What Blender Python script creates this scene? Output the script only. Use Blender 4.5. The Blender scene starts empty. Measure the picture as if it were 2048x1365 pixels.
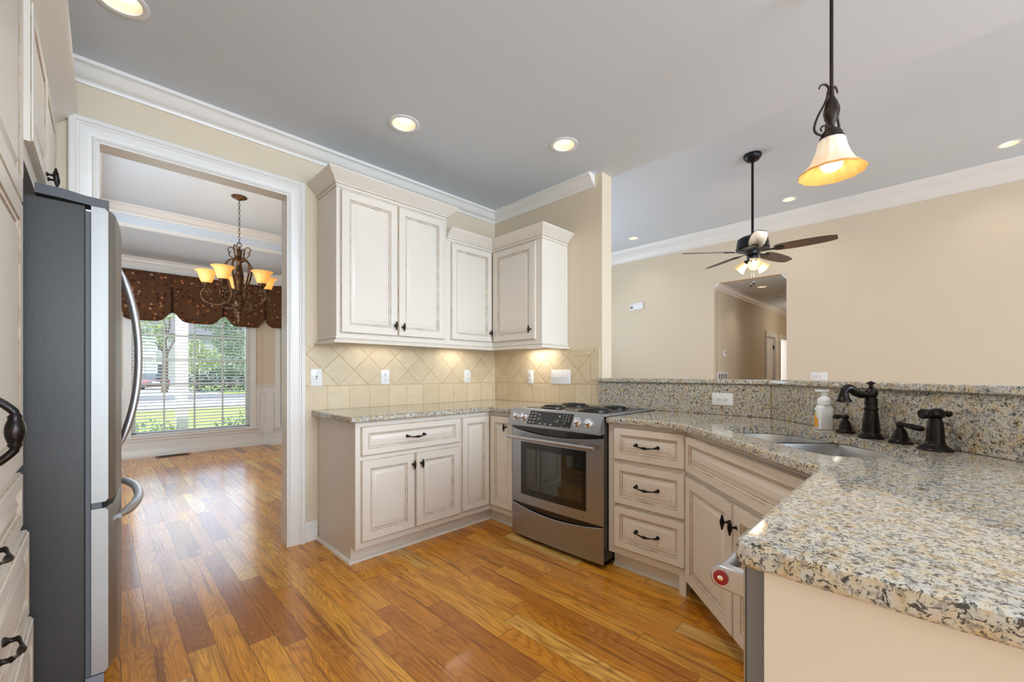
import bpy, math, random
from mathutils import Vector, Matrix
from mathutils.geometry import tessellate_polygon

SC = bpy.context.scene
COL = SC.collection
R = math.radians
PI = math.pi

# ------------------------------------------------------------------ camera
YAW = 45.2967
cam_d = bpy.data.cameras.new('camera')
cam_d.sensor_fit = 'HORIZONTAL'
cam_d.sensor_width = 36.0
cam_d.lens = 36.0 * 828.87 / 2048.0
cam_d.shift_y = (747.07 - 682.5) / 2048.0
cam_d.clip_start = 0.05
cam_d.clip_end = 500
cam = bpy.data.objects.new('camera', cam_d)
COL.objects.link(cam)
cam.location = (0, 0, 1.1764)
cam.rotation_euler = (R(90), 0, R(YAW - 90))
SC.camera = cam

# ------------------------------------------------------------------ colour management
SC.view_settings.view_transform = 'Standard'
SC.view_settings.look = 'None'
SC.view_settings.gamma = 1.0
SC.view_settings.use_curve_mapping = False
SC.view_settings.exposure = 0.0

# ------------------------------------------------------------------ world, sun
world = bpy.data.worlds.new('sky')
SC.world = world
world.use_nodes = True
wn = world.node_tree
wn.nodes.clear()
w_out = wn.nodes.new('ShaderNodeOutputWorld')
w_bg = wn.nodes.new('ShaderNodeBackground')
w_sky = wn.nodes.new('ShaderNodeTexSky')
w_sky.sky_type = 'NISHITA'
w_sky.sun_disc = False
w_sky.sun_elevation = R(48)
w_sky.sun_rotation = R(200)
w_sky.air_density = 1.0
w_sky.dust_density = 2.5
w_bg.inputs['Strength'].default_value = 0.5
wn.links.new(w_sky.outputs[0], w_bg.inputs['Color'])
wn.links.new(w_bg.outputs[0], w_out.inputs['Surface'])


def lamp(name, kind, loc, energy, color=(1, 1, 1), target=None, **kw):
    d = bpy.data.lights.new(name, kind)
    d.energy = energy
    d.color = color
    for k, v in kw.items():
        setattr(d, k, v)
    o = bpy.data.objects.new(name, d)
    COL.objects.link(o)
    o.location = loc
    if target is not None:
        o.rotation_euler = (Vector(target) - Vector(loc)).to_track_quat('-Z', 'Y').to_euler()
    return o


lamp('sun', 'SUN', (0, 0, 20), 5.5, (1.0, 0.96, 0.88), (7, 10, 3), angle=R(0.6))
# unseen fill lamps added for brightness; only daylight_bay stands at a real window
FILL = (0.76, 0.88, 1.0)
lamp('fill_breakfast_room', 'AREA', (1.35, -3.9, 2.05), 105, (0.70, 0.85, 1.0), (1.5, 2.6, 0.7),
     shape='RECTANGLE', size=1.2, size_y=1.2)  # added fill from behind the camera, no window modelled
lamp('fill_low_cabinets', 'AREA', (-0.40, -3.9, 1.05), 62, (0.72, 0.86, 1.0), (1.5, 2.5, 0.4),
     shape='RECTANGLE', size=0.8, size_y=1.4)  # added fill for the low cabinet fronts
lamp('fill_kitchen_ceiling', 'AREA', (1.4, -3.6, 1.5), 92, (0.60, 0.80, 1.0), (1.3, 0.2, 3.3),
     shape='RECTANGLE', size=2.0, size_y=1.6)  # added fill aimed up to lift the kitchen ceiling
lamp('fill_living_room', 'AREA', (5.4, -4.0, 1.6), 82, (0.66, 0.83, 1.0), (5.2, 3.0, 2.1),
     shape='RECTANGLE', size=4.0, size_y=2.4)  # added fill for the living room, no window modelled
lamp('fill_living_ceiling', 'AREA', (5.0, 5.45, 1.9), 76, (0.62, 0.81, 1.0), (5.1, 1.9, 3.7),
     shape='RECTANGLE', size=3.0, size_y=1.8)  # added fill lifting the living room ceiling, hidden by the stove wall
lamp('daylight_bay', 'AREA', (1.0, 7.42, 1.3), 11, (0.90, 0.95, 1.0), (1.0, 3.0, 1.2),
     shape='RECTANGLE', size=1.4, size_y=1.5)
lamp('fill_bay_wall', 'AREA', (-0.7, 4.3, 1.8), 62, FILL, (1.5, 7.7, 1.9),
     shape='RECTANGLE', size=1.6, size_y=1.6)  # added fill that brightens the backlit window wall

# ------------------------------------------------------------------ node helper


class NT:
    def __init__(self, name):
        self.mat = bpy.data.materials.new(name)
        self.mat.use_nodes = True
        self.t = self.mat.node_tree
        self.t.nodes.clear()
        self.out = self.t.nodes.new('ShaderNodeOutputMaterial')
        self.b = self.t.nodes.new('ShaderNodeBsdfPrincipled')
        self.t.links.new(self.b.outputs[0], self.out.inputs['Surface'])

    def put(self, sock, v):
        if hasattr(v, 'is_linked') or isinstance(v, bpy.types.NodeSocket):
            self.t.links.new(v, sock)
        elif isinstance(v, (tuple, list)) and len(v) == 3 and sock.type == 'RGBA':
            sock.default_value = (*v, 1)
        else:
            sock.default_value = v

    def n(self, kind, out=0, props=None, **ins):
        nd = self.t.nodes.new(kind)
        for k, v in (props or {}).items():
            setattr(nd, k, v)
        for k, v in ins.items():
            key = int(k[1:]) if k[0] == '_' and k[1:].isdigit() else k.replace('_', ' ')
            self.put(nd.inputs[key], v)
        return nd.outputs[out]

    def m(self, op, a, b=0.0, c=0.0):
        return self.n('ShaderNodeMath', props={'operation': op}, _0=a, _1=b, _2=c)

    def mix(self, f, a, b, mode='MIX'):
        nd = self.t.nodes.new('ShaderNodeMix')
        nd.data_type = 'RGBA'
        nd.blend_type = mode
        self.put(nd.inputs[0], f)
        self.put(nd.inputs[6], a)
        self.put(nd.inputs[7], b)
        return nd.outputs[2]

    def ramp(self, f, stops, interp='LINEAR'):
        nd = self.t.nodes.new('ShaderNodeValToRGB')
        nd.color_ramp.interpolation = interp
        e = nd.color_ramp.elements
        while len(e) < len(stops):
            e.new(0.5)
        for i, (p, c) in enumerate(stops):
            e[i].position = p
            e[i].color = (*c, 1) if isinstance(c, tuple) else (c, c, c, 1)
        self.put(nd.inputs[0], f)
        return nd.outputs[0]

    def coord(self, which='Object'):
        return self.n('ShaderNodeTexCoord', out={'Generated': 0, 'Normal': 1, 'UV': 2, 'Object': 3}[which])

    def pos(self):
        return self.n('ShaderNodeNewGeometry', out=0)

    def sep(self, v):
        nd = self.t.nodes.new('ShaderNodeSeparateXYZ')
        self.put(nd.inputs[0], v)
        return nd.outputs

    def comb(self, x, y, z):
        return self.n('ShaderNodeCombineXYZ', _0=x, _1=y, _2=z)

    def mapv(self, v, scale=(1, 1, 1), rot=(0, 0, 0), loc=(0, 0, 0)):
        return self.n('ShaderNodeMapping', Vector=v, Scale=scale, Rotation=rot, Location=loc)

    def noise(self, v, scale, detail=2.0, rough=0.5, dist=0.0, out=0):
        return self.n('ShaderNodeTexNoise', out=out, Vector=v, Scale=scale, Detail=detail, Roughness=rough, Distortion=dist)

    def voro(self, v, scale, out=0, feature='F1', rnd=1.0):
        return self.n('ShaderNodeTexVoronoi', out=out, props={'feature': feature}, Vector=v, Scale=scale, Randomness=rnd)

    def bump(self, h, strength=0.2, dist=0.01):
        o = self.n('ShaderNodeBump', Height=h, Strength=strength, Distance=dist)
        self.t.links.new(o, self.b.inputs['Normal'])
        return o

    def set(self, **k):
        for key, v in k.items():
            self.put(self.b.inputs[key.replace('_', ' ')], v)
        return self


def srgb(r, g, b):
    f = lambda c: (c / 255 / 12.92) if c / 255 <= 0.04045 else ((c / 255 + 0.055) / 1.055) ** 2.4
    return (f(r), f(g), f(b))


M = {}


def plain(key, col, rough=0.5, metal=0.0, **k):
    t = NT(key)
    t.set(Base_Color=col, Roughness=rough, Metallic=metal, **k)
    M[key] = t.mat
    return t


def paint(key, col, rough, bump=0.04, scale=180):
    t = plain(key, col, rough)
    t.bump(t.noise(t.pos(), scale, 3), bump, 0.002)
    return t


paint('wall_beige', srgb(226, 210, 185), 0.62, 0.05)
paint('ceiling_white', srgb(216, 225, 235), 0.75, 0.04)
paint('trim_white', srgb(240, 236, 231), 0.3, 0.01)
paint('plaster_white', srgb(235, 234, 232), 0.6, 0.03)
# antiqued cream cabinet paint
t = NT('cabinet_cream')
c = t.mix(t.noise(t.mapv(t.pos(), (6, 6, 6)), 1.0, 3), srgb(236, 228, 217), srgb(230, 221, 209))
t.set(Base_Color=c, Roughness=0.34)
M['cream'] = t.mat
t = NT('cabinet_glaze')
c = t.mix(t.ramp(t.noise(t.pos(), 16, 3, 0.6), [(0.3, 0.0), (0.7, 1.0)]), srgb(168, 146, 122), srgb(214, 200, 182))
t.set(Base_Color=c, Roughness=0.45)
M['glaze'] = t.mat
plain('cabinet_inside', srgb(84, 66, 48), 0.6)
plain('can_reflector', srgb(236, 224, 200), 0.5)
plain('dark_gap', (0.012, 0.011, 0.01), 0.7)

# oil rubbed bronze
t = NT('bronze')
c = t.mix(t.ramp(t.noise(t.pos(), 60, 2), [(0.45, 0.0), (0.72, 1.0)]), (0.010, 0.008, 0.007), (0.030, 0.016, 0.011))
t.set(Base_Color=c, Roughness=0.3, Metallic=0.6)
M['bronze'] = t.mat
t = NT('antique_bronze')
c = t.mix(t.ramp(t.noise(t.pos(), 45, 3), [(0.4, 0.0), (0.7, 1.0)]), (0.05, 0.026, 0.014), (0.22, 0.11, 0.045))
t.set(Base_Color=c, Roughness=0.38, Metallic=0.7)
M['antique_bronze'] = t.mat
t = NT('brown_iron')
t.set(Base_Color=(0.035, 0.022, 0.016), Roughness=0.42, Metallic=0.55)
M['brown_iron'] = t.mat
plain('black_metal', (0.008, 0.009, 0.012), 0.3, 0.3)
plain('black_plastic', (0.008, 0.008, 0.009), 0.35)
plain('black_enamel', (0.006, 0.006, 0.007), 0.22, Coat_Weight=0.4)
plain('white_plastic', srgb(243, 243, 243), 0.28)
plain('slot_dark', (0.03, 0.03, 0.03), 0.6)
plain('grey_gasket', srgb(96, 98, 102), 0.5)
plain('hinge_grey', srgb(84, 85, 88), 0.42, 0.2)
plain('rubber', (0.02, 0.02, 0.02), 0.7)


def steel(key, col, rough, axis):
    t = NT(key)
    sc = [260, 260, 260]
    sc[axis] = 2.0
    n = t.noise(t.mapv(t.pos(), tuple(sc)), 1.0, 2)
    t.set(Base_Color=col, Metallic=1.0, Roughness=t.m('ADD', t.m('MULTIPLY', n, 0.08), rough - 0.04))
    t.bump(n, 0.008, 0.0004)
    M[key] = t.mat
    return t


steel('steel_y', (0.44, 0.465, 0.51), 0.38, 1)
steel('steel_z', (0.36, 0.35, 0.335), 0.48, 2)
steel('steel_sink', (0.46, 0.46, 0.46), 0.36, 0)
plain('chrome', (0.80, 0.80, 0.81), 0.10, 1.0)
plain('satin_steel', (0.54, 0.54, 0.57), 0.38, 1.0)

# pebbled grey refrigerator side
t = NT('fridge_grey')
v = t.voro(t.mapv(t.pos(), (1, 1, 0.75)), 620, feature='SMOOTH_F1')
t.set(Base_Color=srgb(56, 54, 52), Roughness=0.36, Metallic=0.25)
t.bump(t.m('ADD', v, t.noise(t.pos(), 420, 2)), 0.30, 0.0010)
M['fridge_grey'] = t.mat
plain('appliance_grey', srgb(128, 131, 136), 0.45, 0.15)

# glass
t = NT('oven_glass')
t.set(Base_Color=(0.012, 0.016, 0.014), Roughness=0.04, Coat_Weight=0.6, Specular_IOR_Level=0.9)
M['oven_glass'] = t.mat
t = NT('window_glass')
tr = t.n('ShaderNodeBsdfTransparent', Color=(0.97, 0.985, 0.98))
gl = t.n('ShaderNodeBsdfGlossy', Roughness=0.02)
fr = t.n('ShaderNodeFresnel', IOR=1.45)
mx = t.n('ShaderNodeMixShader', _0=t.m('MULTIPLY', fr, 0.7), _1=tr, _2=gl)
t.t.links.new(mx, t.out.inputs['Surface'])
M['glass'] = t.mat


def glow_glass(key, base, edge, emit, strength):
    t = NT(key)
    n = t.noise(t.mapv(t.pos(), (40, 40, 14)), 1.0, 3)
    c = t.mix(n, base, edge)
    t.set(Base_Color=c, Roughness=0.3, Emission_Color=emit, Emission_Strength=strength)
    t.b.inputs['Subsurface Weight'].default_value = 0.0
    tl = t.n('ShaderNodeBsdfTranslucent', Color=c)
    mx = t.n('ShaderNodeMixShader', _0=0.35, _1=t.b.outputs[0], _2=tl)
    t.t.links.new(mx, t.out.inputs['Surface'])
    M[key] = t.mat


glow_glass('amber_glass', srgb(255, 228, 164), srgb(252, 208, 128), srgb(255, 208, 120), 0.26)
glow_glass('cream_glass', srgb(250, 246, 238), srgb(242, 230, 208), srgb(255, 240, 216), 0.14)
glow_glass('cream_glass_rim', srgb(240, 200, 128), srgb(222, 168, 84), srgb(250, 200, 120), 0.05)
glow_glass('fan_glass', srgb(250, 236, 204), srgb(246, 224, 180), srgb(255, 226, 175), 0.3)


def emit(key, col, s):
    t = NT(key)
    t.set(Base_Color=(0.9, 0.9, 0.88), Emission_Color=col, Emission_Strength=s)
    M[key] = t.mat


emit('bulb', (1.0, 0.94, 0.85), 2.4)
emit('bulb_soft', (1.0, 0.94, 0.85), 1.3)
emit('bulb_warm', (1.0, 0.80, 0.50), 6.0)
emit('led_bar', (1.0, 0.93, 0.8), 3.0)

# granite
t = NT('granite')
p = t.pos()
base = t.ramp(t.noise(p, 36, 4, 0.62), [(0.30, srgb(160, 158, 155)), (0.44, srgb(205, 201, 193)), (0.54, srgb(208, 195, 172)),
                                        (0.66, srgb(198, 172, 130))])
grey = t.ramp(t.noise(t.mapv(p, (1, 1, 1), loc=(3.1, 1.7, 4.2)), 80, 4, 0.65), [(0.52, 0.0), (0.60, 1.0)])
c = t.mix(t.m('MULTIPLY', grey, 0.6), base, srgb(126, 120, 116))
pd = t.mapv(p, (1, 1, 1), loc=(7.7, 2.2, 0.4))
dark = t.ramp(t.noise(pd, 112, 3, 0.66, 1.2), [(0.548, 0.0), (0.588, 1.0)])
c = t.mix(t.m('MULTIPLY', dark, 0.92), c, srgb(34, 32, 32))
blot = t.ramp(t.noise(t.mapv(p, (1, 1, 1), loc=(1.3, 5.2, 8.4)), 64, 3, 0.65, 1.4), [(0.59, 0.0), (0.63, 1.0)])
c = t.mix(t.m('MULTIPLY', blot, 0.7), c, srgb(48, 46, 46))
pw = t.n('ShaderNodeVectorMath', props={'operation': 'ADD'}, _0=p, _1=t.n('ShaderNodeVectorMath', props={'operation': 'SCALE'}, _0=t.noise(p, 60, 2, out=1), Scale=0.014))
vc = t.voro(pw, 70, out=1)
vd = t.voro(pw, 70, out=0)
red = t.m('MULTIPLY', t.m('LESS_THAN', t.sep(vc)[0], 0.014), t.m('LESS_THAN', vd, 0.36))
c = t.mix(red, c, srgb(84, 34, 38))
t.set(Base_Color=c, Roughness=0.07, Coat_Weight=0.3, Coat_Roughness=0.03)
M['granite'] = t.mat


# tiled splashback: square course below, diamonds above, painted by position along the wall
def tile_mat(key, axis, node0, sq0, inner=None):
    t = NT(key)
    p = t.pos()
    xyz = t.sep(p)
    s = xyz[axis]
    z = xyz[2]
    P, Q = 0.227, 0.2245

    def edge(f, scale):
        fr = t.m('FRACT', f)
        return t.m('MULTIPLY', t.m('MINIMUM', fr, t.m('SUBTRACT', 1.0, fr)), scale)

    a = t.m('DIVIDE', t.m('SUBTRACT', s, node0), P)
    q = t.m('DIVIDE', t.m('SUBTRACT', z, 1.085), Q)
    u = t.m('ADD', t.m('ADD', a, q), 40.0)
    v = t.m('ADD', t.m('SUBTRACT', a, q), 40.0)
    dd = t.m('MINIMUM', edge(u, P * 0.707), edge(v, P * 0.707))
    idd = t.comb(t.m('FLOOR', u), t.m('FLOOR', v), 3.0)
    k = t.m('ADD', t.m('DIVIDE', t.m('SUBTRACT', s, sq0), 0.1597), 40.0)
    ds = edge(k, 0.1597)
    ids = t.comb(t.m('FLOOR', k), 1.0, 9.0)
    low = t.m('LESS_THAN', z, 1.085)
    d = t.m('ADD', t.m('MULTIPLY', low, ds), t.m('MULTIPLY', t.m('SUBTRACT', 1.0, low), dd))
    idc = t.mix(low, idd, ids)
    if inner is not None:
        b0, zt, b1 = inner
        side = t.m('MULTIPLY', t.m('LESS_THAN', s, b0), t.m('SUBTRACT', 1.0, low))
        top = t.m('MULTIPLY', t.m('LESS_THAN', s, b1), t.m('GREATER_THAN', z, zt))
        brd = t.m('MAXIMUM', side, top)
        dia = t.m('ABSOLUTE', t.m('SUBTRACT', t.m('SUBTRACT', b0, s), t.m('SUBTRACT', z, zt)))
        corner = t.m('MULTIPLY', t.m('LESS_THAN', s, b0), t.m('GREATER_THAN', z, zt))
        dia = t.m('ADD', t.m('MULTIPLY', dia, 0.7), t.m('MULTIPLY', t.m('SUBTRACT', 1.0, corner), 1.0))
        dx = t.m('ADD', t.m('ABSOLUTE', t.m('SUBTRACT', s, b0)), t.m('MULTIPLY', low, 1.0))
        dx = t.m('ADD', dx, t.m('MULTIPLY', t.m('GREATER_THAN', z, zt), 1.0))
        dz = t.m('ADD', t.m('ABSOLUTE', t.m('SUBTRACT', z, zt)), t.m('MULTIPLY', t.m('GREATER_THAN', s, b1), 1.0))
        dz = t.m('ADD', dz, t.m('MULTIPLY', t.m('LESS_THAN', s, b0), 1.0))
        db = t.m('MINIMUM', t.m('MINIMUM', dx, dz), dia)
        d = t.m('MINIMUM', t.m('ADD', d, t.m('MULTIPLY', brd, 1.0)), db)
    d = t.m('MINIMUM', d, t.m('ABSOLUTE', t.m('SUBTRACT', z, 1.085)))
    tone = t.n('ShaderNodeTexWhiteNoise', out=0, Vector=idc)
    mott = t.noise(p, 16, 4, 0.6)
    c = t.mix(mott, srgb(236, 220, 190), srgb(206, 184, 148))
    c = t.mix(t.m('MULTIPLY', tone, 0.32), c, srgb(198, 176, 142))
    fine = t.ramp(t.noise(p, 140, 2), [(0.35, 0.0), (0.6, 1.0)])
    c = t.mix(t.m('MULTIPLY', fine, 0.12), c, srgb(240, 228, 206))
    g = t.ramp(d, [(0.0022, 1.0), (0.0040, 0.0)])
    c = t.mix(g, c, srgb(198, 164, 112))
    t.set(Base_Color=c, Roughness=0.36)
    t.bump(t.ramp(d, [(0.001, 0.0), (0.006, 1.0)]), 0.5, 0.003)
    M[key] = t.mat


tile_mat('tile_back', 0, 1.239, 1.159)
tile_mat('tile_side', 1, 2.612, 1.916, (1.922, 1.318, 2.10))

# oak strip floor, boards along Y
t = NT('oak_floor')
p = t.pos()
x, y, z = t.sep(p)[0:3]
W = 0.1
row = t.m('DIVIDE', t.m('ADD', x, 10.047), W)
ri = t.m('FLOOR', row)
r1 = t.n('ShaderNodeTexWhiteNoise', out=0, props={'noise_dimensions': '1D'}, W=ri)
ln = t.m('ADD', 0.62, t.m('MULTIPLY', r1, 0.75))
by = t.m('DIVIDE', t.m('ADD', t.m('ADD', y, 20.0), t.m('MULTIPLY', r1, 7.31)), ln)
bi = t.m('FLOOR', by)
idv = t.comb(ri, bi, 2.0)
rn = t.n('ShaderNodeTexWhiteNoise', out=0, Vector=idv)
rc = t.sep(t.n('ShaderNodeTexWhiteNoise', out=1, Vector=idv))
off = t.comb(t.m('MULTIPLY', rc[0], 30.0), t.m('MULTIPLY', rc[1], 30.0), t.m('MULTIPLY', rc[2], 30.0))
gp = t.n('ShaderNodeVectorMath', props={'operation': 'ADD'}, _0=p, _1=off)
# cathedral rings: a slow field stretched along the board, cut into contour lines
fld = t.noise(t.mapv(gp, (8.0, 0.95, 1)), 1.0, 2.0, 0.45, 0.3)
ring = t.m('FRACT', t.m('MULTIPLY', fld, 24.0))
ring = t.m('ABSOLUTE', t.m('SUBTRACT', t.m('MULTIPLY', ring, 2.0), 1.0))
ringl = t.ramp(ring, [(0.0, 1.0), (0.3, 0.45), (0.7, 0.0)])
pore = t.ramp(t.noise(t.mapv(gp, (150, 4.5, 1)), 1.0, 3, 0.6), [(0.42, 0.0), (0.68, 1.0)])
wide = t.noise(t.mapv(gp, (14, 1.6, 1)), 1.0, 3, 0.55)
tone = t.ramp(rn, [(0.0, srgb(172, 106, 38)), (0.12, srgb(206, 132, 44)), (0.4, srgb(234, 156, 46)), (0.7, srgb(242, 166, 52)),
                   (0.9, srgb(247, 182, 70)), (1.0, srgb(248, 202, 116))])
c = t.mix(t.ramp(wide, [(0.44, 0.0), (0.68, 0.7)]), tone, t.mix(0.5, tone, srgb(150, 86, 28)))
streak = t.ramp(t.noise(t.mapv(gp, (26, 1.1, 1), loc=(5, 3, 1)), 1.0, 3, 0.6, 0.4), [(0.58, 0.0), (0.66, 1.0)])
c = t.mix(t.m('MULTIPLY', streak, 0.6), c, srgb(100, 52, 18))
c = t.mix(t.m('MULTIPLY', ringl, 0.5), c, srgb(146, 76, 18))
c = t.mix(t.m('MULTIPLY', pore, 0.34), c, srgb(98, 48, 16))
knot = t.ramp(t.noise(t.mapv(gp, (9, 3.2, 1)), 1.0, 2), [(0.70, 0.0), (0.79, 1.0)])
c = t.mix(t.m('MULTIPLY', knot, 0.7), c, srgb(56, 28, 12))
fx = t.m('FRACT', row)
ex = t.m('MULTIPLY', t.m('MINIMUM', fx, t.m('SUBTRACT', 1.0, fx)), W)
fy = t.m('FRACT', by)
ey = t.m('MULTIPLY', t.m('MINIMUM', fy, t.m('SUBTRACT', 1.0, fy)), ln)
e = t.m('MINIMUM', ex, ey)
c = t.mix(t.ramp(e, [(0.0004, 0.55), (0.0011, 0.0)]), c, srgb(70, 36, 12))
t.set(Base_Color=c, Roughness=t.m('ADD', 0.17, t.m('MULTIPLY', wide, 0.10)), Coat_Weight=0.22, Coat_Roughness=0.1)
hgt = t.m('ADD', t.m('MULTIPLY', t.ramp(e, [(0.0, 0.0), (0.003, 1.0)]), 1.0),
          t.m('ADD', t.m('MULTIPLY', ringl, -0.25), t.m('MULTIPLY', t.noise(p, 5.0, 1), 1.2)))
t.bump(hgt, 0.07, 0.004)
M['oak_floor'] = t.mat

# fan blade wood
t = NT('blade_wood')
p = t.coord('Object')
c = t.mix(t.noise(t.mapv(p, (6, 60, 60)), 1.0, 3), srgb(84, 68, 54), srgb(56, 43, 34))
t.set(Base_Color=c, Roughness=0.35)
M['blade_wood'] = t.mat

# floral valance cloth
t = NT('valance_cloth')
p = t.coord('UV')
n1 = t.noise(p, 5, 3)
c = t.mix(n1, srgb(104, 66, 34), srgb(76, 46, 28))
weave = t.n('ShaderNodeTexWave', out=1, props={'bands_direction': 'X'}, Vector=p, Scale=160.0)
c = t.mix(t.m('MULTIPLY', weave, 0.15), c, srgb(118, 80, 48))
for sc, thr, lo, cols, hole in ((15.0, 0.30, 0.56, (srgb(60, 14, 14), srgb(74, 24, 18)), 0.0),
                                (17.0, 0.26, 0.64, (srgb(206, 108, 62), srgb(214, 168, 130)), 0.09),
                                (12.0, 0.27, 0.72, (srgb(150, 92, 30), srgb(128, 72, 24)), 0.12)):
    q = t.mapv(p, (1, 1, 1), loc=(sc * 1.37, sc * 0.71, 0))
    d = t.voro(q, sc, out=0, rnd=0.75)
    cc = t.sep(t.voro(q, sc, out=1, rnd=0.75))
    pet = t.noise(q, sc * 5, 2)
    dd = t.m('ADD', d, t.m('MULTIPLY', t.m('SUBTRACT', pet, 0.5), 0.55))
    msk = t.m('MULTIPLY', t.m('LESS_THAN', dd, thr), t.m('GREATER_THAN', cc[0], lo - 0.28))
    if hole:
        msk = t.m('MULTIPLY', msk, t.m('GREATER_THAN', dd, hole))
    c = t.mix(t.m('MULTIPLY', msk, 0.9), c, t.mix(cc[1], cols[0], cols[1]))
t.set(Base_Color=c, Roughness=0.85)
M['valance_cloth'] = t.mat

# outdoors
t = NT('lawn_grass')
p = t.pos()
c = t.mix(t.noise(p, 2.2, 4, 0.7), srgb(150, 178, 84), srgb(186, 206, 122))
c = t.mix(t.ramp(t.noise(p, 40, 3), [(0.4, 0.0), (0.6, 1.0)]), c, srgb(132, 164, 72))
t.set(Base_Color=c, Roughness=0.95)
M['lawn_grass'] = t.mat
paint('concrete', srgb(206, 202, 196), 0.9, 0.2, 30)
paint('asphalt', srgb(120, 122, 126), 0.92, 0.3, 60)
paint('bark', srgb(92, 80, 68), 0.95, 0.6, 40)
paint('house_siding', srgb(128, 132, 136), 0.8, 0.05)
paint('house_roof', srgb(98, 98, 102), 0.9, 0.2)


def leaf_mat(key, a, b):
    t = NT(key)
    c = t.mix(t.noise(t.pos(), 1.6, 3, 0.7), a, b)
    t.set(Base_Color=c, Roughness=0.7)
    tl = t.n('ShaderNodeBsdfTranslucent', Color=c)
    mx = t.n('ShaderNodeMixShader', _0=0.3, _1=t.b.outputs[0], _2=tl)
    t.t.links.new(mx, t.out.inputs['Surface'])
    M[key] = t.mat


leaf_mat('leaf_light', srgb(134, 156, 96), srgb(176, 192, 138))
leaf_mat('leaf_mid', srgb(100, 124, 92), srgb(142, 162, 126))
leaf_mat('leaf_shaded', srgb(40, 56, 42), srgb(66, 84, 60))  # hedge green darkened to paint in the shade of the trees above
plain('car_maroon', srgb(70, 40, 42), 0.25, 0.4, Coat_Weight=0.6)
plain('car_silver', srgb(176, 178, 182), 0.25, 0.5, Coat_Weight=0.6)
plain('car_glass', srgb(60, 70, 76), 0.08)
plain('tail_lamp', srgb(190, 30, 30), 0.3)
plain('number_plate', srgb(215, 215, 210), 0.5)
plain('medallion_red', srgb(150, 16, 28), 0.3)
plain('label_orange', srgb(246, 168, 50), 0.4)
plain('label_yellow', srgb(244, 206, 40), 0.4)
plain('leaf_green_print', srgb(70, 140, 70), 0.4)
plain('lcd_grey', srgb(46, 50, 50), 0.2)
plain('panel_mark', srgb(205, 205, 205), 0.5)
plain('brass_brown', srgb(92, 70, 46), 0.4, 0.5)
plain('iron_grate', (0.01, 0.008, 0.007), 0.6)

# ------------------------------------------------------------------ mesh helpers


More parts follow.
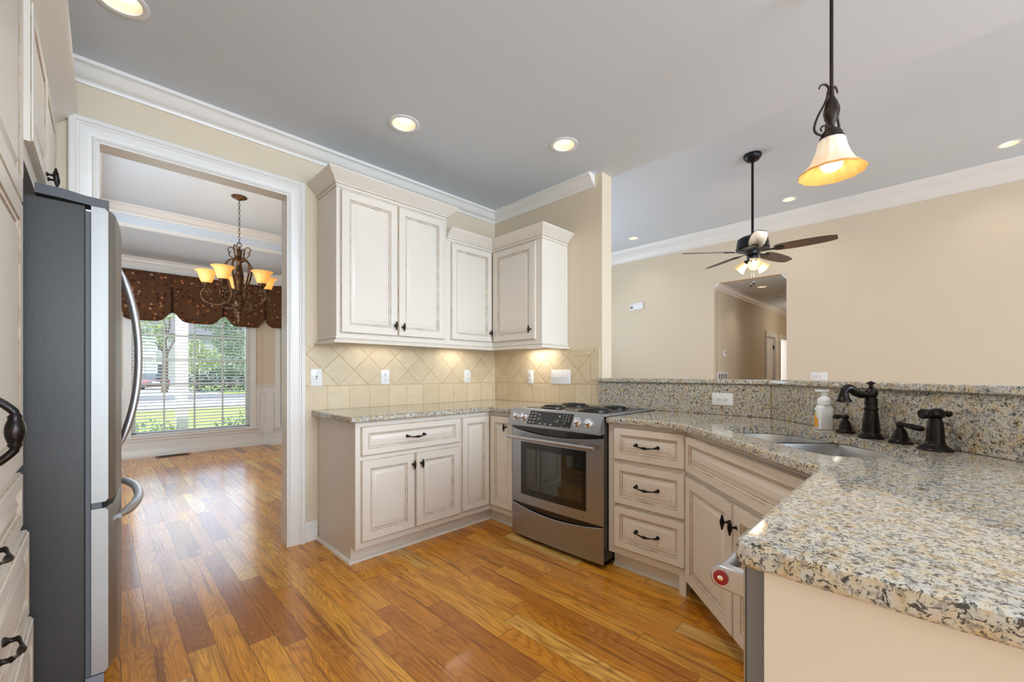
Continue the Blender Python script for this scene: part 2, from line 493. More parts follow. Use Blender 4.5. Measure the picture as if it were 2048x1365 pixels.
class MB:
    """collects polygons and links them as ONE mesh object"""

    def __init__(self):
        self.v, self.f, self.mi, self.uv = [], [], [], {}
        self.tm = Matrix.Identity(4)
        self.cur = 0

    def at(self, loc=(0, 0, 0), rz=0.0, rx=0.0, ry=0.0):
        self.tm = Matrix.Translation(loc) @ Matrix.Rotation(rz, 4, 'Z') @ Matrix.Rotation(ry, 4, 'Y') @ Matrix.Rotation(rx, 4, 'X')
        return self

    def m(self, i):
        self.cur = i
        return self

    def add(self, pts):
        b = len(self.v)
        self.v += [tuple(self.tm @ Vector(p)) for p in pts]
        return b

    def face(self, ids, mi=None):
        self.f.append(tuple(ids))
        self.mi.append(self.cur if mi is None else mi)

    def poly(self, pts, mi=None):
        b = self.add(pts)
        self.face(range(b, b + len(pts)), mi)
        return self

    def box(self, lo, hi):
        (x0, y0, z0), (x1, y1, z1) = lo, hi
        b = self.add([(x0, y0, z0), (x1, y0, z0), (x1, y1, z0), (x0, y1, z0),
                      (x0, y0, z1), (x1, y0, z1), (x1, y1, z1), (x0, y1, z1)])
        for q in ((3, 2, 1, 0), (4, 5, 6, 7), (0, 1, 5, 4), (1, 2, 6, 5), (2, 3, 7, 6), (3, 0, 4, 7)):
            self.face([b + i for i in q])
        return self

    def loft(self, rings, closed=True, cap0=True, cap1=True, mats=None):
        n = len(rings[0])
        b = [self.add(r) for r in rings]
        for k in range(len(rings) - 1):
            for i in range(n if closed else n - 1):
                j = (i + 1) % n
                self.face((b[k] + i, b[k] + j, b[k + 1] + j, b[k + 1] + i), None if mats is None else mats[k])
        if cap0:
            self.face([b[0] + i for i in reversed(range(n))], None if mats is None else mats[0])
        if cap1:
            self.face([b[-1] + i for i in range(n)], None if mats is None else mats[-1])
        return self

    def lathe(self, prof, n=20, axis='z', cap0=True, cap1=True, mats=None, wob=None):
        rings = []
        for (r, h) in prof:
            ring = []
            for i in range(n):
                a = 2 * PI * i / n
                rr = r * (wob(a, h) if wob else 1)
                cx, cy = rr * math.cos(a), rr * math.sin(a)
                ring.append((cx, cy, h) if axis == 'z' else ((h, cx, cy) if axis == 'x' else (cx, h, -cy)))
            rings.append(ring)
        return self.loft(rings, True, cap0, cap1, mats)

    def tube(self, pts, rad, n=8, cap=True):
        pts = [Vector(p) for p in pts]
        if not isinstance(rad, (list, tuple)):
            rad = [rad] * len(pts)
        rings = []
        up = None
        for i, p in enumerate(pts):
            d = (pts[min(i + 1, len(pts) - 1)] - pts[max(i - 1, 0)]).normalized()
            if up is None:
                up = d.orthogonal().normalized()
            up = (up - d * up.dot(d))
            up = up.normalized() if up.length > 1e-6 else d.orthogonal().normalized()
            s = d.cross(up)
            rings.append([p + (up * math.cos(2 * PI * k / n) + s * math.sin(2 * PI * k / n)) * rad[i] for k in range(n)])
        return self.loft(rings, True, cap, cap)

    def prism(self, poly, z0, z1, hole=None):
        poly = ccw(poly)
        n = len(poly)
        if hole is None:
            return self.loft([[(x, y, z0) for x, y in poly], [(x, y, z1) for x, y in poly]])
        return self

    def flat(self, outer, holes, z, up=True):
        loops = [[Vector((x, y, 0)) for x, y in outer]] + [[Vector((x, y, 0)) for x, y in h] for h in holes]
        pts = [p for l in loops for p in l]
        b = self.add([(p.x, p.y, z) for p in pts])
        for tri in tessellate_polygon(loops):
            a, c, d = (pts[i] for i in tri)
            s = (c.x - a.x) * (d.y - a.y) - (c.y - a.y) * (d.x - a.x)
            ids = [b + i for i in tri]
            if (s > 0) != up:
                ids.reverse()
            self.face(ids)
        return self

    def sweep(self, prof, path, closed=False, side=1, mats=None, capends=True):
        """profile (out, z) carried along a plan polyline with mitred corners; out is to the `side` (1 = left of travel)"""
        n = len(path)
        P = [Vector(p) for p in path]
        offs = []
        for i in range(n):
            a = P[i] - P[i - 1] if (i > 0 or closed) else None
            c = P[(i + 1) % n] - P[i] if (i < n - 1 or closed) else None
            ds = [d.normalized() for d in (a, c) if d is not None]
            ns = [Vector((-d.y, d.x)) * side for d in ds]
            if len(ns) == 1:
                offs.append(ns[0])
            else:
                mvec = ns[0] + ns[1]
                offs.append(mvec / max(mvec.length_squared, 1e-6) * 2)
        rings = [[(P[i].x + offs[i].x * o, P[i].y + offs[i].y * o, z) for (o, z) in prof] for i in range(n)]
        if closed:
            rings.append(rings[0])
        return self.loft(rings, True, capends and not closed, capends and not closed)

    def build(self, name, mats, parent=None, sharp=38, bevel=0.0, **props):
        me = bpy.data.meshes.new(name)
        me.from_pydata(self.v, [], self.f)
        for mm in (mats if isinstance(mats, (list, tuple)) else [mats]):
            me.materials.append(M[mm])
        me.polygons.foreach_set('material_index', self.mi)
        me.polygons.foreach_set('use_smooth', [True] * len(self.f))
        bm = __import__('bmesh').new()
        bm.from_mesh(me)
        __import__('bmesh').ops.recalc_face_normals(bm, faces=bm.faces)
        bm.to_mesh(me)
        bm.free()
        me.set_sharp_from_angle(angle=R(sharp))
        o = bpy.data.objects.new(name, me)
        COL.objects.link(o)
        if parent is not None:
            o.parent = parent
        if bevel:
            b = o.modifiers.new('edge', 'BEVEL')
            b.width = bevel
            b.segments = 2
            b.limit_method = 'ANGLE'
            b.angle_limit = R(40)
        for k, v in props.items():
            o[k] = v
        return o


def ccw(poly):
    a = sum(poly[i][0] * poly[(i + 1) % len(poly)][1] - poly[(i + 1) % len(poly)][0] * poly[i][1] for i in range(len(poly)))
    return list(poly) if a > 0 else list(reversed(poly))


def offset(poly, d):
    """closed ccw polygon moved inwards by d"""
    n = len(poly)
    out = []
    for i in range(n):
        p0, p1, p2 = Vector(poly[i - 1]), Vector(poly[i]), Vector(poly[(i + 1) % n])
        a, b = (p1 - p0).normalized(), (p2 - p1).normalized()
        na, nb = Vector((-a.y, a.x)), Vector((-b.y, b.x))
        mv = na + nb
        mv = mv / max(mv.length_squared, 0.2) * 2
        out.append((p1.x + mv.x * d, p1.y + mv.y * d))
    return out


def smooth_loop(pts, k=6):
    n = len(pts)
    out = []
    for i in range(n):
        p0, p1, p2, p3 = (Vector(pts[(i + j) % n]) for j in (-1, 0, 1, 2))
        for s in range(k):
            u = s / k
            q = 0.5 * ((2 * p1) + (p2 - p0) * u + (2 * p0 - 5 * p1 + 4 * p2 - p3) * u * u + (3 * p1 - p0 - 3 * p2 + p3) * u ** 3)
            out.append(tuple(q))
    return out


def smooth_path(pts, k=6):
    out = []
    n = len(pts)
    for i in range(n - 1):
        p0, p1, p2, p3 = (Vector(pts[min(max(i + j, 0), n - 1)]) for j in (-1, 0, 1, 2))
        for s in range(k):
            u = s / k
            q = 0.5 * ((2 * p1) + (p2 - p0) * u + (2 * p0 - 5 * p1 + 4 * p2 - p3) * u * u + (3 * p1 - p0 - 3 * p2 + p3) * u ** 3)
            out.append(tuple(q))
    out.append(tuple(pts[-1]))
    return out


def round_rect(w, h, r, k=5, cx=0.0, cy=0.0):
    out = []
    for (sx, sy, a0) in ((1, 1, 0), (-1, 1, 90), (-1, -1, 180), (1, -1, 270)):
        for i in range(k + 1):
            a = R(a0 + 90 * i / k)
            out.append((cx + sx * (w / 2 - r) + r * math.cos(a), cy + sy * (h / 2 - r) + r * math.sin(a)))
    return out


def circle(r, n, cx=0.0, cy=0.0):
    return [(cx + r * math.cos(2 * PI * i / n), cy + r * math.sin(2 * PI * i / n)) for i in range(n)]


def thing(name, label, cat, loc=(0, 0, 0), rz=0.0, group=None):
    o = bpy.data.objects.new(name, None)
    o.empty_display_size = 0.1
    COL.objects.link(o)
    o.location = loc
    o.rotation_euler = (0, 0, rz)
    o['label'] = label
    o['category'] = cat
    o['kind'] = 'thing'
    if group:
        o['group'] = group
    return o


def tag(o, label, cat, group=None, kind='thing'):
    o['label'] = label
    o['category'] = cat
    o['kind'] = kind
    if group:
        o['group'] = group
    return o


def dup(root, loc, rz=None, label=None, group=None):
    def cp(o, par):
        c = o.copy()
        COL.objects.link(c)
        if par is not None:
            c.parent = par
        for ch in list(o.children):
            cp(ch, c)
        return c
    r = cp(root, None)
    r.location = loc
    if rz is not None:
        r.rotation_euler = (0, 0, rz)
    if label:
        r['label'] = label
    if group:
        r['group'] = group
    return r


def struct(name, mb, mats, **k):
    return mb.build(name, mats, kind='structure', **k)


def sbox(name, mat, *boxes):
    mb = MB()
    for lo, hi in boxes:
        mb.box(lo, hi)
    return struct(name, mb, mat)


# ------------------------------------------------------------------ the place: sizes
CX, CY = 2.795, 3.067          # stove wall, dining wall
HC = 2.762                     # kitchen ceiling
HL = 3.66                      # living room ceiling
WBX = 2.93                     # outer face of the stove wall
FAR = 7.56                     # far living room wall
DS, DT = 2.78, 3.02            # dining soffit, dining tray
BAY = 7.75

mb = MB()
mb.prism([(-1, -4.3), (7.75, -4.3), (7.75, 1.4), (14, 1.4), (14, 2.9), (7.75, 2.9), (7.75, 5.8), (2.85, 5.8), (2.85, 6.9),
          (1.95, 7.82), (0.06, 7.82), (-0.65, 7.12), (-1, 7.12)], -0.12, 0.0)
struct('floor', mb, 'oak_floor')

KCANS = [(1.365, 2.354), (2.279, 1.790), (0.055, 2.421), (1.15, 0.95), (0.25, 0.75)]  # last two are unseen downlights added to light the cabinet fronts
LCANS = [(6.95, 3.846), (6.97, 1.423), (6.977, -0.596)]
HCAN = [(8.478, 2.145)]


def ceiling(name, x0, y0, x1, y1, z0, z1, cans, r=0.073):
    mb = MB()
    mb.flat([(x0, y0), (x1, y0), (x1, y1), (x0, y1)], [circle(r, 28, *c) for c in cans], z0, up=False)
    for q in (((x0, y0), (x1, y0)), ((x1, y0), (x1, y1)), ((x1, y1), (x0, y1)), ((x0, y1), (x0, y0))):
        (a, b), (c, d) = q
        mb.poly([(a, b, z0), (c, d, z0), (c, d, z1), (a, b, z1)])
    mb.poly([(x0, y0, z1), (x1, y0, z1), (x1, y1, z1), (x0, y1, z1)])
    return struct(name, mb, 'ceiling_white')


ceiling('ceiling_kitchen', -1, -4.3, WBX, CY + 0.05, HC, 3.75, KCANS)
ceiling('ceiling_living', WBX, -4.3, 7.75, 5.8, HL, 3.95, LCANS)
ceiling('ceiling_hall', FAR + 0.14, 1.4, 14, 2.9, 2.74, 2.98, HCAN, 0.07)
mb = MB()
mb.box((-1, CY + 0.06, DS), (2.95, 4.2, DS + 0.4)).box((-1, 6.2, DS), (2.95, 7.9, DS + 0.4))
mb.box((-1, 4.2, DS), (-0.08, 6.2, DS + 0.4)).box((2.12, 4.2, DS), (2.95, 6.2, DS + 0.4)).box((-0.08, 4.2, DT), (2.12, 6.2, DS + 0.4))
struct('ceiling_dining', mb, 'ceiling_white')

# walls
OL, OR, OT = -0.02, 0.90, 2.39
mb = MB()
mb.box((-1, CY, 0), (OL, CY + 0.10, HC + 0.1)).box((OR, CY, 0), (CX + 0.02, CY + 0.10, HC + 0.1)).box((OL, CY, OT), (OR, CY + 0.10, HC + 0.1))
struct('wall_dining_side', mb, 'wall_beige')
sbox('wall_stove_side', 'wall_beige', ((CX, 1.818, 0), (WBX, CY + 0.13, HC)))
sbox('wall_fridge_side', 'wall_beige', ((-1, -4.3, 0), (-0.87, 7.2, DS + 0.2)))
sbox('wall_behind_camera', 'wall_beige', ((-1, -4.42, 0), (7.75, -4.3, 3.9)))
sbox('wall_living_side', 'wall_beige', ((WBX - 0.02, 5.7, 0), (7.75, 5.82, 3.9)), ((CX, CY + 0.13, 0), (WBX, 7.2, 3.9)))
mb = MB()
mb.box((FAR, -4.3, 0), (FAR + 0.14, 1.576, 3.9)).box((FAR, 2.649, 0), (FAR + 0.14, 5.8, 3.9)).box((FAR, 1.576, 2.735), (FAR + 0.14, 2.649, 3.9))
struct('wall_far', mb, 'wall_beige')
# raised bar: knee wall follows the stove wall, turns 45 degrees, returns along the peninsula
K1 = 2.795 - 0.655
mb = MB()
mb.prism([(2.795, 1.818), (2.795, 0.655), (1.70, -0.44), (1.785, -0.525), (2.915, 0.605), (2.915, 1.818)],
         0.0, 1.107)
struct('wall_bar', mb, 'wall_beige')

# ------------------------------------------------------------------ trim
CROWN = [(0, 0), (0, -0.098), (0.010, -0.098), (0.012, -0.084), (0.020, -0.076), (0.030, -0.072), (0.045, -0.056), (0.060, -0.030),
         (0.070, -0.020), (0.080, -0.018), (0.082, 0)]


def crown(name, path, z, side, mat='trim_white', prof=CROWN, s=1.0):
    mb = MB()
    mb.sweep([(o * s, z + h * s) for o, h in prof], path, side=side)
    return struct(name, mb, mat)


crown('trim_1', [(-0.87, CY), (CX, CY), (CX, 1.885)], HC, -1)
# living room crown is a deep two-step one
LCROWN = [(0, 0), (0, -0.245), (0.012, -0.245), (0.014, -0.228), (0.024, -0.220), (0.034, -0.20), (0.052, -0.168), (0.060, -0.15), (0.062, -0.13),
          (0.072, -0.118), (0.072, -0.098), (0.084, -0.086), (0.084, -0.055), (0.10, -0.030), (0.112, -0.016), (0.115, 0)]
crown('trim_2', [(FAR, -4.3), (FAR, 5.7), (WBX, 5.7)], HL, 1, prof=LCROWN)
crown('trim_3', [(FAR + 0.02, 2.649), (13, 2.649)], 2.74, -1)
crown('trim_4', [(FAR + 0.02, 1.576), (13, 1.576)], 2.74, 1)
# dining crown on the bay, and inside the tray
BP = [(-0.87, 6.75), (0.10, BAY), (1.905, BAY), (2.80, 6.855)]
crown('trim_5', BP, DS, -1, prof=LCROWN, s=0.72)
mb = MB()
TR = [(-0.08, 4.2), (2.12, 4.2), (2.12, 6.2), (-0.08, 6.2)]
mb.sweep([(o * 1.0, DT + h * 1.0) for o, h in CROWN], TR, closed=True, side=1)
mb.sweep([(0, DS + 0.001), (0, DS + 0.045), (0.010, DS + 0.045), (0.012, DS + 0.02), (0.02, DS + 0.001)], TR, closed=True, side=1)
struct('trim_6', mb, 'trim_white')

# doorway casing (kitchen side), jamb lining
CAS = [(0, 0.0), (0, 0.018), (0.005, 0.021), (0.012, 0.020), (0.016, 0.012), (0.022, 0.012), (0.034, 0.017), (0.060, 0.020), (0.064, 0.024), (0.072, 0.024), (0.076, 0.031),
       (0.096, 0.030), (0.102, 0.024), (0.102, 0.0)]


def casing(mb, x0, x1, z0, z1, y, prof=CAS, flip=1, bottom=False):
    """three-sided (or four-sided) mitred casing on a plane y = const, standing out towards -y"""
    pts = [(x0, z0), (x0, z1), (x1, z1), (x1, z0)]
    rings = []
    for i, (px, pz) in enumerate(pts):
        ring = []
        for (o, h) in prof:
            dx = -o if i in (0, 1) else o
            dz = o if i in (1, 2) else (-o if bottom else 0)
            ring.append((px + dx, y - h * flip, pz + dz))
        rings.append(ring)
    if bottom:
        rings.append(rings[0])
    mb.loft(rings, True, not bottom, not bottom)


mb = MB()
casing(mb, OL, OR, 0, OT, CY)
casing(mb, OL, OR, 0, OT, CY + 0.10, flip=-0.45)
mb.box((OL - 0.005, CY - 0.012, 0), (OL + 0.012, CY + 0.106, OT - 0.012)).box((OR - 0.012, CY - 0.012, 0), (OR + 0.005, CY + 0.106, OT - 0.012))
mb.box((OL - 0.005, CY - 0.012, OT - 0.012), (OR + 0.005, CY + 0.106, OT + 0.005))
struct('trim_7', mb, 'trim_white')
BASE = [(0, 0), (0, 0.135), (0.006, 0.135), (0.010, 0.118), (0.014, 0.110), (0.014, 0)]
mb = MB()
mb.sweep(BASE, [(OR + 0.10, CY), (1.085, CY)], side=-1)
struct('baseboard_kitchen', mb, 'trim_white')
mb = MB()
mb.sweep(BASE, [(FAR, -4.3), (FAR, 1.576)], side=1)
mb.sweep(BASE, [(FAR, 2.649), (FAR, 5.7)], side=1)
struct('baseboard_living', mb, 'trim_white')

# ------------------------------------------------------------------ dining bay
WL, WR, WB, WT = 0.29, 1.70, 0.30, 2.45      # big window opening
RT2 = math.sqrt(0.5)


def bay_wall(name, loc, rz, length, x0, x1, wname, blind_label, tb=0.12):
    """one facet of the bay in local x along the wall, room side at -y"""
    pre = MB().at(loc, rz)
    pre.m(0).box((0, 0, 0.97), (x0, tb, DS + 0.3)).box((x1, 0, 0.97), (length, tb, DS + 0.3)).box((x0, 0, WT), (x1, tb, DS + 0.3))
    pre.m(1).box((0, 0, 0), (x0, tb, 0.97)).box((x1, 0, 0), (length, tb, 0.97)).box((x0, 0, 0), (x1, tb, WB))
    struct(name, pre, ['wall_beige', 'trim_white'])
    # window: frame, muntins, glass
    tr = MB().at(loc, rz)
    w = 0.085
    tr.box((x0 - w, -0.022, WB), (x0, 0.0, WT)).box((x1, -0.022, WB), (x1 + w, 0.0, WT))
    tr.box((x0 - w - 0.02, -0.05, WB - 0.028), (x1 + w + 0.02, 0.02, WB)).box((x0 - w, -0.02, WB - 0.075), (x1 + w, 0.0, WB - 0.028))
    tr.box((x0, 0.04, WB), (x0 + 0.045, 0.11, WT)).box((x1 - 0.045, 0.04, WB), (x1, 0.11, WT)).box((x0, 0.04, WB), (x1, 0.11, WB + 0.045))
    nm = max(2, round((x1 - x0) / 0.35))
    for i in range(1, nm):
        xx = x0 + (x1 - x0) * i / nm
        tr.box((xx - 0.011, 0.066, WB), (xx + 0.011, 0.084, WT))
    for i in range(1, 6):
        zz = WB + (WT - WB) * i / 6
        tr.box((x0, 0.067, zz - 0.010), (x1, 0.083, zz + 0.010))
    f = struct(wname, tr, 'trim_white')
    g = MB().at(loc, rz).box((x0, 0.0735, WB), (x1, 0.0765, WT))
    g.build('pane', 'glass', f)
    # blind
    root = thing('window_blind', blind_label, 'blind', loc, rz, 'white slat blinds in the dining bay')
    s = MB()
    k = 0
    zz = WB + 0.05
    while zz < WT - 0.06:
        a = R(14)
        s.at((0, 0.008, zz), 0, a).box((x0 + 0.006, -0.024, -0.0013), (x1 - 0.006, 0.024, 0.0013))
        zz += 0.0455
    s.build('slats', 'white_plastic', root)
    MB().box((x0 + 0.004, -0.02, WB + 0.004), (x1 - 0.004, 0.036, WB + 0.024)).build('bottom_rail', 'white_plastic', root)
    MB().box((x0 + 0.003, -0.022, WT - 0.05), (x1 - 0.003, 0.038, WT - 0.004)).build('head_rail', 'white_plastic', root)
    for i in range(2 if nm < 4 else 3):
        xx = x0 + (x1 - x0) * ((0.12, 0.88) if nm < 4 else (0.10, 0.5, 0.90))[i]
        c = MB()
        for yy in (-0.017, 0.033):
            c.tube([(xx, yy, WB + 0.02), (xx, yy, WT - 0.05)], 0.0013, 4)
        c.build('ladder_cord', 'white_plastic', root)
    return root


bay_wall('wall_bay', (0.10, BAY, 0), 0, 1.805, WL - 0.10, WR - 0.10, 'window_1', 'wide white slat blind across the big dining room window')
bay_wall('wall_bay_angle', (1.905, BAY, 0), R(-45), 1.27, 0.28, 0.92, 'window_2',
         'narrow white slat blind on the angled window beside the doorway casing')
bay_wall('wall_bay_turn', (0.10 - 1.27 * RT2, BAY - 1.27 * RT2, 0), R(45), 1.27, 0.35, 0.99, 'window_3',
         'narrow white slat blind mostly hidden behind the refrigerator handle')


def frame_mould(mb, x0, x1, z0, z1, w=0.024, h=0.018):
    mb.box((x0, -h, z0), (x0 + w, 0, z1)).box((x1 - w, -h, z0), (x1, 0, z1)).box((x0 + w, -h, z0), (x1 - w, 0, z0 + w)).box((x0 + w, -h, z1 - w), (x1 - w, 0, z1))


mb = MB()
RAIL = [(0, 0.93), (0, 0.985), (0.030, 0.985), (0.034, 0.975), (0.022, 0.962), (0.014, 0.945), (0.012, 0.93)]
mb.sweep(RAIL, [(1.79, BAY), (1.905, BAY), (1.905 + 0.195 * RT2, BAY - 0.195 * RT2)], side=-1)
mb.sweep(RAIL, [(0.10 - 0.195 * RT2, BAY - 0.195 * RT2), (0.10, BAY), (0.20, BAY)], side=-1)
mb.at((1.905, BAY, 0), 0)
frame_mould(mb, -0.095, 0.0, 0.20, 0.86)
mb.at((1.905, BAY, 0), R(-45))
frame_mould(mb, 0.0, 0.17, 0.20, 0.86)
mb.at((0.10, BAY, 0), 0)
frame_mould(mb, 0.0, 0.09, 0.20, 0.86)
mb.at((0.10, BAY, 0), R(45))
frame_mould(mb, -0.17, 0.0, 0.20, 0.86)
mb.at()
mb.sweep([(0, 0), (0, 0.10), (0.008, 0.10), (0.012, 0.09), (0.012, 0)], BP, side=-1)
struct('trim_8', mb, 'trim_white')

# hallway walls, doors
mb = MB()
mb.box((FAR + 0.13, 2.649, 0), (10.80, 2.77, 2.9)).box((11.60, 2.649, 0), (12.06, 2.77, 2.9)).box((12.86, 2.649, 0), (14, 2.77, 2.9))
mb.box((10.80, 2.649, 2.04), (11.60, 2.77, 2.9)).box((12.06, 2.649, 2.04), (12.86, 2.77, 2.9))
mb.box((FAR + 0.13, 1.45, 0), (14, 1.576, 2.9)).box((13, 1.5, 0), (13.1, 2.7, 2.9))
struct('wall_hall', mb, 'wall_beige')
mb = MB()
for a in (10.80, 12.06):
    casing(mb, a, a + 0.80, 0, 2.04, 2.649)
    mb.box((a - 0.004, 2.645, 0), (a + 0.012, 2.775, 2.04)).box((a + 0.788, 2.645, 0), (a + 0.804, 2.775, 2.04)).box((a, 2.645, 2.028), (a + 0.8, 2.775, 2.044))
struct('trim_9', mb, 'trim_white')
sbox('wall_hall_rooms', 'plaster_white', ((10.3, 4.4, 0), (13.6, 4.5, 2.9)), ((11.78, 2.77, 0), (11.86, 4.4, 2.9)), ((10.2, 2.77, 0), (10.3, 4.5, 2.9)),
     ((13.6, 2.77, 0), (13.7, 4.5, 2.9)), ((10.3, 2.77, 2.75), (13.6, 4.4, 2.85)))
d1 = MB().at((10.815, 2.690, 0), 0).box((0, 0, 0.012), (0.77, 0.036, 2.02))
d1 = struct('door_1', d1, 'trim_white')
for zz in (0.95, 1.75):
    MB().box((11.550, 2.668, zz), (11.592, 2.692, zz + 0.10)).build('hinge', 'black_metal', d1)
lamp('hall_fill', 'POINT', (11.2, 1.9, 2.3), 5, (1.0, 0.93, 0.84), shadow_soft_size=0.15)  # added point light without a fixture, brightens the hall doors
lamp('hall_room_daylight', 'AREA', (12.5, 4.3, 1.5), 45, (0.95, 0.98, 1.0), (12.3, 2.5, 1.3), shape='RECTANGLE', size=0.8, size_y=1.3)
mb = MB()
mb.box((12.1, 4.385, 0.8), (12.16, 4.4, 2.1)).box((12.84, 4.385, 0.8), (12.9, 4.4, 2.1)).box((12.1, 4.385, 2.04), (12.9, 4.4, 2.1)).box((12.1, 4.385, 0.8), (12.9, 4.4, 0.86))
for i in range(28):
    mb.box((12.16, 4.37, 0.88 + i * 0.042), (12.84, 4.40, 0.912 + i * 0.042))
struct('window_4', mb, 'trim_white')

# ------------------------------------------------------------------ cabinets (local: x along the face, y into the cabinet, z up)


def panel(mb, x0, x1, z0, z1, yb, t=0.02, fr=0.056):
    """raised-panel front: back at yb, front face at yb - t; material 0 paint, 1 glaze"""
    f = yb - t
    steps = [(0.0, yb, 0), (0.0, f + 0.006, 0), (0.0035, f + 0.0035, 1), (0.0055, f + 0.0035, 1), (0.0065, f, 0), (fr, f, 0),
             (fr + 0.003, f + 0.004, 1), (fr + 0.0055, f + 0.0045, 1), (fr + 0.010, f + 0.0065, 0), (fr + 0.012, f + 0.0105, 1),
             (fr + 0.0155, f + 0.0105, 1), (fr + 0.038, f + 0.003, 0), (fr + 0.040, f + 0.0015, 0)]
    b = []
    for i, y, _ in steps:
        b.append(mb.add([(x0 + i, y, z0 + i), (x1 - i, y, z0 + i), (x1 - i, y, z1 - i), (x0 + i, y, z1 - i)]))
    for k in range(len(steps) - 1):
        for i in range(4):
            j = (i + 1) % 4
            mb.face((b[k] + i, b[k] + j, b[k + 1] + j, b[k + 1] + i), steps[k + 1][2])
    mb.face([b[-1] + i for i in range(4)], 0)
    mb.face([b[0] + i for i in (3, 2, 1, 0)], 0)
    return mb


def knob(parent, x, y, z, flat=False):
    """oval spindle knob standing on a little stem"""
    mb = MB()
    mb.at((x, y, z)).lathe([(0.009, 0.0), (0.0075, -0.003), (0.0045, -0.008), (0.0045, -0.016), (0.0065, -0.021)], 10, 'y')
    mb.at((x, y - 0.026, z)).lathe([(0.0028, -0.031), (0.0045, -0.027), (0.0042, -0.024), (0.0085, -0.010), (0.0095, 0.0),
                                    (0.0085, 0.010), (0.0042, 0.024), (0.0045, 0.027), (0.0028, 0.031)], 10)
    return mb.build('knob', 'bronze', parent, 60)


def pull(parent, x, y, z, w=0.128):
    mb = MB()
    for s in (-1, 1):
        mb.at((x + s * w / 2, y, z)).lathe([(0.011, 0), (0.010, -0.004), (0.006, -0.009), (0.0055, -0.018), (0.0075, -0.022), (0.004, -0.026)], 10, 'y')
    pts, rad = [], []
    for i in range(25):
        u = -1 + i / 12
        pts.append((x + u * w / 2, y - 0.022 - 0.010 * (1 - u * u), z - 0.007 * (1 - u * u)))
        a = abs(u)
        rad.append(0.0085 - 0.0052 * min(1, a / 0.36) ** 1.6 if a < 0.36 else (0.0048 if a < 0.46 else (0.0034 + 0.0022 * max(0, (a - 0.75) / 0.25))))
    mb.at().tube(pts, rad, 8)
    return mb.build('pull', 'bronze', parent, 60)


def door(parent, x0, x1, z0, z1, yb, kx=None, kz=None, fr=0.056):
    d = panel(MB(), x0, x1, z0, z1, yb, 0.02, fr).build('door', ['cream', 'glaze'], parent, 30)
    if kx is not None:
        knob(d, kx, yb - 0.02, kz)
    return d


def drawer(parent, x0, x1, z0, z1, yb, fr=0.042, pulls=(0.5,), w=0.128):
    d = panel(MB(), x0, x1, z0, z1, yb, 0.02, fr).build('drawer', ['cream', 'glaze'], parent, 30)
    for u in pulls:
        pull(d, x0 + (x1 - x0) * u, yb - 0.02, (z0 + z1) / 2 + 0.004, w)
    return d


QR = [(0, 0), (0, 0.019), (0.008, 0.017), (0.015, 0.010), (0.018, 0.0)]
TOPZ = 0.876

# --- base cabinet left of the corner, against the dining wall
FYA = CY - 0.611
FXB = CX - 0.611
c1 = thing('base_cabinet', 'cream base cabinet with one wide drawer over two doors, beside the dining doorway', 'cabinet', (1.093, FYA, 0))
w1 = 1.886 - 1.093
mb = MB().box((0, 0, 0.102), (w1, 0.60, TOPZ)).box((0, 0.066, 0), (w1, 0.60, 0.102))
mb.build('body', 'cream', c1)
drawer(c1, 0.031, w1 - 0.010, 0.667, 0.848, 0)
door(c1, 0.031, 0.403, 0.140, 0.642, 0, 0.386, 0.567)
door(c1, 0.411, w1 - 0.010, 0.140, 0.642, 0, 0.449, 0.567)
mb = MB().sweep(QR, [(-0.0, 0.60), (0.0, 0.066), (w1, 0.066)], side=-1)
mb.build('shoe_moulding', 'cream', c1)

# --- corner base cabinet, L shaped, folding doors
c2 = thing('corner_base_cabinet', 'cream corner base cabinet with two narrow doors meeting at the inside corner', 'cabinet', (1.886, FYA, 0))
ax = FXB - 1.886
mb = MB()
mb.prism([(0.001, 0), (ax, 0), (ax, -0.29), (ax + 0.60, -0.29), (ax + 0.60, 0.60), (0.001, 0.60)], 0.102, TOPZ)
mb.prism([(0.001, 0.066), (ax + 0.066, 0.066), (ax + 0.066, -0.29), (ax + 0.60, -0.29), (ax + 0.60, 0.60), (0.001, 0.60)], 0, 0.102)
mb.build('body', 'cream', c2)
door(c2, 0.010, ax - 0.020, 0.145, 0.848, 0, fr=0.050)
d = panel(MB().at((ax, 0, 0), R(-90)), 0.022, 0.278, 0.145, 0.848, 0, 0.02, 0.050).build('door', ['cream', 'glaze'], c2, 30)
kb = knob(d, 0, 0, 0)
kb.location = (ax - 0.02, -0.205, 0.770)
kb.rotation_euler = (0, 0, R(-90))
mb = MB().sweep(QR, [(0, 0.066), (ax + 0.066, 0.066), (ax + 0.066, -0.29)], side=-1)
mb.build('shoe_moulding', 'cream', c2)

# --- drawer base right of the range
c3 = thing('drawer_base_cabinet', 'cream base cabinet with a stack of three drawers right beside the steel range', 'cabinet',
           (FXB, 1.373, 0), R(-90))
w3 = 1.373 - 0.905
mb = MB().box((0, 0, 0.102), (w3, 0.60, TOPZ)).box((0.0, 0.066, 0), (w3 - 0.004, 0.60, 0.102)).box((w3 - 0.036, 0, 0), (w3, 0.066, 0.102))
mb.build('body', 'cream', c3)
for z0, z1 in ((0.666, 0.858), (0.405, 0.647), (0.146, 0.392)):
    drawer(c3, 0.043, 0.475 - 0.004, z0, z1, 0)
MB().sweep(QR, [(0, 0.066), (w3 - 0.036, 0.066)], side=-1).build('shoe_moulding', 'cream', c3)

